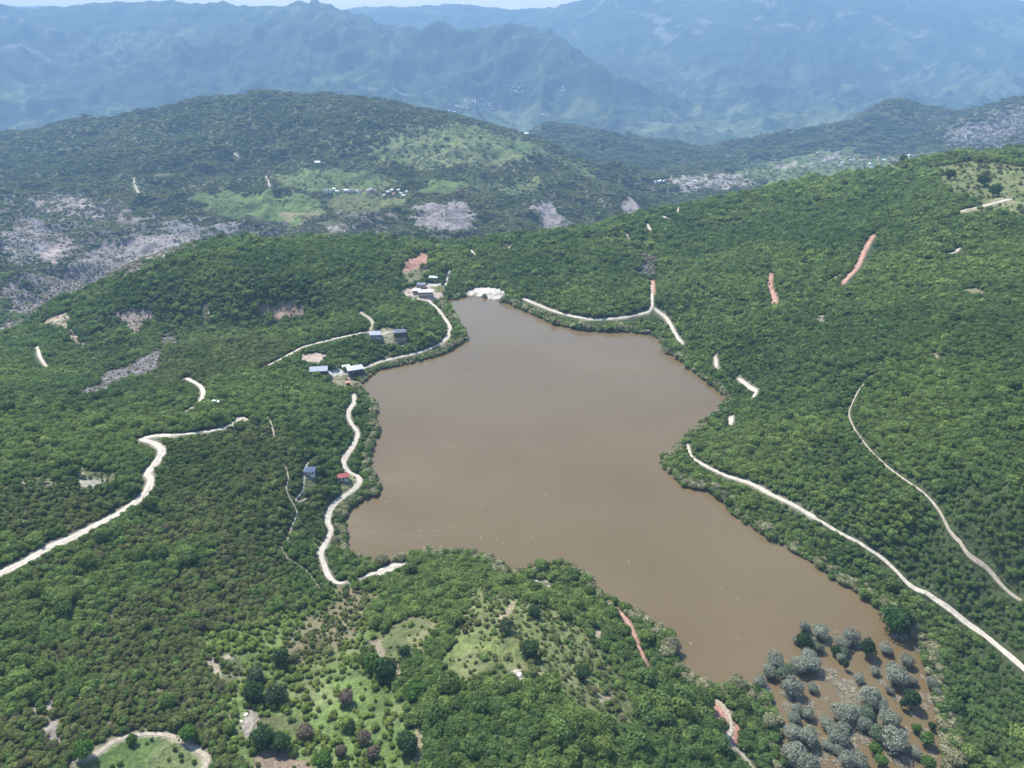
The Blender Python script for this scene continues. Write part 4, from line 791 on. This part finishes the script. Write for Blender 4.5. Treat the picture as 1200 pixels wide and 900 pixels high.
def house(px_, py_, w_, d_, h_, rot, wall, roof, rtype, lab, storeys=1, nwin=3, name='house', chim=True, deck=None, cat='house', rise=None):
    x, y, z = [float(v) for v in cast([px_], [py_])[0]]; a = R(rot)
    crn = [(x+cx*math.cos(a)-cy_*math.sin(a), y+cx*math.sin(a)+cy_*math.cos(a)) for cx in (-w_/2, w_/2) for cy_ in (0, d_)]
    hs_ = [float(height(*c)) for c in crn]; zb = sum(hs_)/4+.35; lo = min(min(hs_), 0 if name == 'lake_restaurant' else 99)-1.2-zb
    root = thing(name, lab, cat, (x, y, zb), a)
    W = MB(); W.box(-w_/2, w_/2, 0, d_, lo, h_)
    e = .6; rise = rise or .32*min(d_, w_)
    if rtype == 'gable': W.poly([(-w_/2,0,h_),(-w_/2,d_,h_),(-w_/2,d_/2,h_+rise),(w_/2,0,h_),(w_/2,d_,h_),(w_/2,d_/2,h_+rise)], [(0,2,1),(3,4,5)])
    W.build('wall', WM[wall], root)
    rf = MB(); t = .22
    if rtype == 'gable':
        k = rise/(d_/2); P = []
        for xx in (-w_/2-e, w_/2+e):
            P += [(xx,-e,h_-k*e+.03),(xx,d_/2,h_+rise+.03),(xx,d_+e,h_-k*e+.03),(xx,-e,h_-k*e+t),(xx,d_/2,h_+rise+t),(xx,d_+e,h_-k*e+t)]
        rf.poly(P, [(3,9,10,4),(4,10,11,5),(0,1,7,6),(1,2,8,7),(0,6,9,3),(2,5,11,8),(0,3,4,1),(1,4,5,2),(6,7,10,9),(7,8,11,10)])
    elif rtype == 'hip':
        rx = max(w_/2-d_/2, .4); P = [(-w_/2-e,-e,h_+.03),(w_/2+e,-e,h_+.03),(w_/2+e,d_+e,h_+.03),(-w_/2-e,d_+e,h_+.03),(-w_/2-e,-e,h_+t),(w_/2+e,-e,h_+t),(w_/2+e,d_+e,h_+t),(-w_/2-e,d_+e,h_+t),(-rx,d_/2,h_+rise),(rx,d_/2,h_+rise)]
        rf.poly(P, [(3,2,1,0),(0,1,5,4),(1,2,6,5),(2,3,7,6),(3,0,4,7),(4,5,9,8),(5,6,9),(6,7,8,9),(7,4,8)])
    else: rf.box(-w_/2-e*.6, w_/2+e*.6, -e*.6, d_+e*.6, h_+.01, h_+.3)
    ro = rf.build('roof', RF[roof], root)
    if chim:
        c = MB(); cx = w_*.22; zt = h_+rise+.7 if rtype != 'flat' else h_+1.3; c.box(cx-.3, cx+.3, d_*.55, d_*.55+.6, h_-.3, zt); c.box(cx-.38, cx+.38, d_*.55-.08, d_*.55+.68, zt+.003, zt+.15); c.build('chimney', WM['grey'], ro)
    sh_ = h_/storeys
    for s_ in range(storeys):
        for i in range(nwin):
            cx = (i+.5)/nwin*w_-w_/2; z0 = s_*sh_+sh_*.32; z1 = s_*sh_+sh_*.78; ww = min(1.5, w_/nwin*.62)/2
            if s_ == 0 and i == nwin//2:
                dd = MB(); dd.box(cx-.5, cx+.5, -.07, .0, .0, 2.1); dd.build('door', DOORM, root); continue
            fr = MB()
            for bx_ in ((cx-ww-.08, cx-ww, z0-.08, z1+.08), (cx+ww, cx+ww+.08, z0-.08, z1+.08), (cx-ww, cx+ww, z1, z1+.08), (cx-ww, cx+ww, z0-.08, z0), (cx-.03, cx+.03, z0, z1)): fr.box(bx_[0], bx_[1], -.08, -.004, bx_[2], bx_[3])
            wo = fr.build('window', FRM, root); pn = MB(); pn.box(cx-ww+.003, cx+ww-.003, -.04, -.003, z0+.003, z1-.003); pn.build('pane', GLASS, wo)
        for sd_ in (-1, 1):
            cy_ = d_*.5; xx = sd_*w_/2; fr = MB(); z0 = s_*sh_+sh_*.32; z1 = s_*sh_+sh_*.78
            a0, a1 = (xx+.004, xx+.08) if sd_ > 0 else (xx-.08, xx-.004)
            for bx_ in ((cy_-.7, cy_-.6, z0, z1), (cy_+.6, cy_+.7, z0, z1), (cy_-.7, cy_+.7, z1+.002, z1+.08), (cy_-.7, cy_+.7, z0-.08, z0-.002)): fr.box(a0, a1, bx_[0], bx_[1], bx_[2], bx_[3])
            wo = fr.build('window', FRM, root); pn = MB(); b0, b1 = (xx+.003, xx+.04) if sd_ > 0 else (xx-.04, xx-.003); pn.box(b0, b1, cy_-.597, cy_+.597, z0+.003, z1-.003); pn.build('pane', GLASS, wo)
    if deck:
        dm = MB(); dm.box(-w_/2-deck[0], w_/2+deck[0], -deck[1], -.01, lo, -.12)
        dk = dm.build('terrace', STONE if deck[2] == 's' else DECK, root)
        rl = MB(); n_ = max(3, int((w_+2*deck[0])/2))
        for i in range(n_+1):
            xx = -w_/2-deck[0]+.1+(w_+2*deck[0]-.2)*i/n_; rl.box(xx-.05, xx+.05, -deck[1]+.05, -deck[1]+.15, -.118, .9)
        rl.box(-w_/2-deck[0], w_/2+deck[0], -deck[1]+.06, -deck[1]+.14, .903, .99); rl.build('railing', WM['brown'], dk)
    return root
house(374,440,15,8,4.6,8,'dark','grey','gable','long grey-roofed house with white terrace at the west end of the lakeside row',1,5,deck=(0,5,'s'))
house(418,442,14,9,6.5,22,'dark','grey','hip','dark grey-roofed restaurant standing at the water\'s edge of the lake',2,5,name='lake_restaurant',cat='restaurant',deck=(1,3.5,'w'),rise=2.0)
house(469,397,12,7,5.2,12,'dark','slate','hip','dark timber house with grey hipped roof at the end of the clearing track',2,5,deck=(.3,2,'w'),rise=2.4)
house(440,398,10,7,4,4,'grey','grey','gable','small grey house west of the dark hipped-roof house',1,3)
house(363,558,7,5.2,3,6,'white','blue','hip','small white house with blue-grey hipped roof among trees by a curved drive',1,3,rise=2.2,chim=False)
house(403,564,7,4.4,2.8,14,'cream','red','gable','small red-roofed house inside the bend of the shore road',1,3)
house(252,476,5,4,2.8,-8,'white','white','gable','tiny white-roofed hut alone in the forest between two roads',1,2,name='hut',cat='hut',chim=False,rise=.7)
house(508,329,10,5,3.4,-3,'white','white','gable','white-roofed shed beside the pale yard north of the lake',1,3,name='shed',cat='shed',chim=False,rise=1.0)
house(499,349,17,9,6.6,3,'pink','concrete','flat','long two-storey unfinished block building with dark openings by the lake head',2,7,name='unfinished_building',cat='building',chim=False)
house(488,345,9,7,4.2,3,'pink','concrete','flat','low pinkish block building joined to the long unfinished one',1,4,name='unfinished_building',cat='building',chim=False)
house(493,338,10,7,4.0,-6,'pink','slate','flat','dark-roofed block building uphill of the long unfinished one',1,4,name='unfinished_building',cat='building',chim=False)
house(408,452,3.4,3.4,2.6,10,'brown','rust','hip','little brown cabin on the grass south of the lakeside row',1,1,name='cabin',cat='cabin',chim=False,rise=1.1)
house(406,434,6,4,3.0,12,'white','white','gable','small white-roofed annex between lakeside house and restaurant',1,2,name='annex',cat='annex',chim=False,rise=.8)
house(617,159,17,10,7,5,'white','white','gable','lone white house on the pasture ridge of the far hill',2,4,chim=False)
house(372,192,16,10,6,0,'white','white','gable','lone white house above the hillside village, in dark forest',2,4,chim=False)

def small_house(i, s_):
    rg = random.Random(i); w_, d_, h_ = rg.uniform(9, 14), rg.uniform(7, 9), rg.uniform(4.5, 7); r_ = d_*.32; m = MB(); m.box(-w_/2, w_/2, -d_/2, d_/2, -5, h_); e = .5
    m.poly([(-w_/2,-d_/2,h_),(-w_/2,d_/2,h_),(-w_/2,0,h_+r_),(w_/2,-d_/2,h_),(w_/2,d_/2,h_),(w_/2,0,h_+r_)], [(0,2,1),(3,4,5)])
    k = r_/(d_/2); P = []
    for xx in (-w_/2-e, w_/2+e): P += [(xx,-d_/2-e,h_-k*e+.05),(xx,0,h_+r_+.05),(xx,d_/2+e,h_-k*e+.05),(xx,-d_/2-e,h_-k*e+.3),(xx,0,h_+r_+.3),(xx,d_/2+e,h_-k*e+.3)]
    m.poly(P, [(3,9,10,4),(4,10,11,5),(0,1,7,6),(1,2,8,7),(0,6,9,3),(2,5,11,8),(0,3,4,1),(1,4,5,2),(6,7,10,9),(7,8,11,10)], 1)
    for s0 in (-1, 1):
        for j in range(3):
            cx = (j-1)*w_*.3
            for z0 in ((1.0,) if h_ < 5.5 else (1.0, 4.0)):
                y_ = s0*(d_/2+.02); m.poly([(cx-.7,y_,z0),(cx+.7,y_,z0),(cx+.7,y_,z0+1.4),(cx-.7,y_,z0+1.4)], [(0,1,2,3)], 2)
    return m
SHM = []
for i in range(9): SHM.append(small_house(i, 1).build('house', [WM[['white','cream','white'][i % 3]], RF[['rust','white','grey','rust','red','grey','white','rust','concrete'][i]], GLASS], link=False))
rfn = {o_.data.name: n_ for o_, n_ in zip(SHM, ['rust','white','grey','rust','red','grey','white','rust','concrete'])}
rv = random.Random(3)
V1 = [(383+i*4.3+rv.uniform(-1,1), 224.5+rv.uniform(-1.3,1.3)) for i in range(14)] + [(450,230),(455,226),(459,224.5),(463,227),(467,224),(470,228),(473,230),(461,229),(476,226)]
V2 = [(rv.gauss(537, 5), rv.gauss(127, 4)) for _ in range(16)] + [(rv.gauss(558, 10), rv.gauss(119, 3.5)) for _ in range(24)] + [(rv.gauss(575, 9), rv.gauss(125, 4)) for _ in range(10)] + [(rv.gauss(608, 9), rv.gauss(104, 4)) for _ in range(14)] + [(rv.gauss(655, 8), rv.gauss(109, 4)) for _ in range(8)] + [(rv.gauss(617, 8), rv.gauss(135, 3)) for _ in range(8)]
V3 = [(rv.uniform(980, 1075), rv.gauss(190, 3)) for _ in range(16)] + [(rv.gauss(850, 20), rv.gauss(152, 3)) for _ in range(12)]
V4 = [(rv.gauss(770, 8), rv.gauss(213, 2)) for _ in range(5)]
for vi, (VV, lab, grp, sc_) in enumerate(((V1, 'tiny pale house in the hillside village between green meadows', 'houses of the hillside village', .75), (V2, 'speck-like white house in the hazy far valley villages', 'houses of the far valley villages', 1.15),
      (V3, 'tiny pale house on the flat farmland plain beyond the north-east hill', 'houses of the plain', .9), (V4, 'tiny pale house at the foot of the far hill\'s east end', 'houses at the foot of the far hill', .9))):
    q = cast([v[0] for v in VV], [v[1] for v in VV])
    for i, p in enumerate(q):
        if vi == 2 and p[1] < 2500: continue
        o = SHM[rv.randrange(9)].copy(); COL.objects.link(o); o.location = (float(p[0]), float(p[1]), float(p[2])); o.rotation_euler.z = rv.choice((0, 1.57))+rv.uniform(-.5, .5); s_ = sc_*rv.uniform(.85, 1.2); o.scale = (s_, s_, s_); 
        l_ = lab
        if vi == 1: l_ = ['white house in the dense west end of the hazy far valley town', 'white house in the middle of the hazy far valley town', 'white house at the lower edge of the hazy far valley town', 'white house in the upper hamlet above the far valley town', 'white house in the easternmost hazy hamlet', 'white house in the hamlet just over the far hill crest'][int(np.searchsorted([16,40,50,64,72], i, side='right'))]
        if vi == 2 and i >= 16: l_ = 'tiny pale house in the hazy river valley beyond the dark wooded ridge'
        if vi == 0: l_ = ('tiny %s-roofed house in the ' % rfn[o.data.name]) + ('straight row of the hillside village' if i < 14 else 'eastern cluster of the hillside village')
        tag(o, l_, 'house', grp)

# ------------------------------------------------------------------ the air
HM = bpy.data.materials.new('haze_air'); HM.use_nodes = True; t = HM.node_tree; t.nodes.remove(t.nodes['Principled BSDF']); pv = t.nodes.new('ShaderNodeVolumePrincipled')
pv.inputs['Color'].default_value = (*HAZE_COLOR, 1); pv.inputs['Density'].default_value = HAZE_DENSITY; pv.inputs['Anisotropy'].default_value = .0; t.links.new(pv.outputs[0], t.nodes['Material Output'].inputs['Volume'])
m = MB(); zt = max(float(ZZ.max()), CAMZ)+25; m.box(-21500, 21500, -400, 20400, float(ZZ.min())-20, zt)
hz_ = m.build('haze', HM); hz_['kind'] = 'stuff'
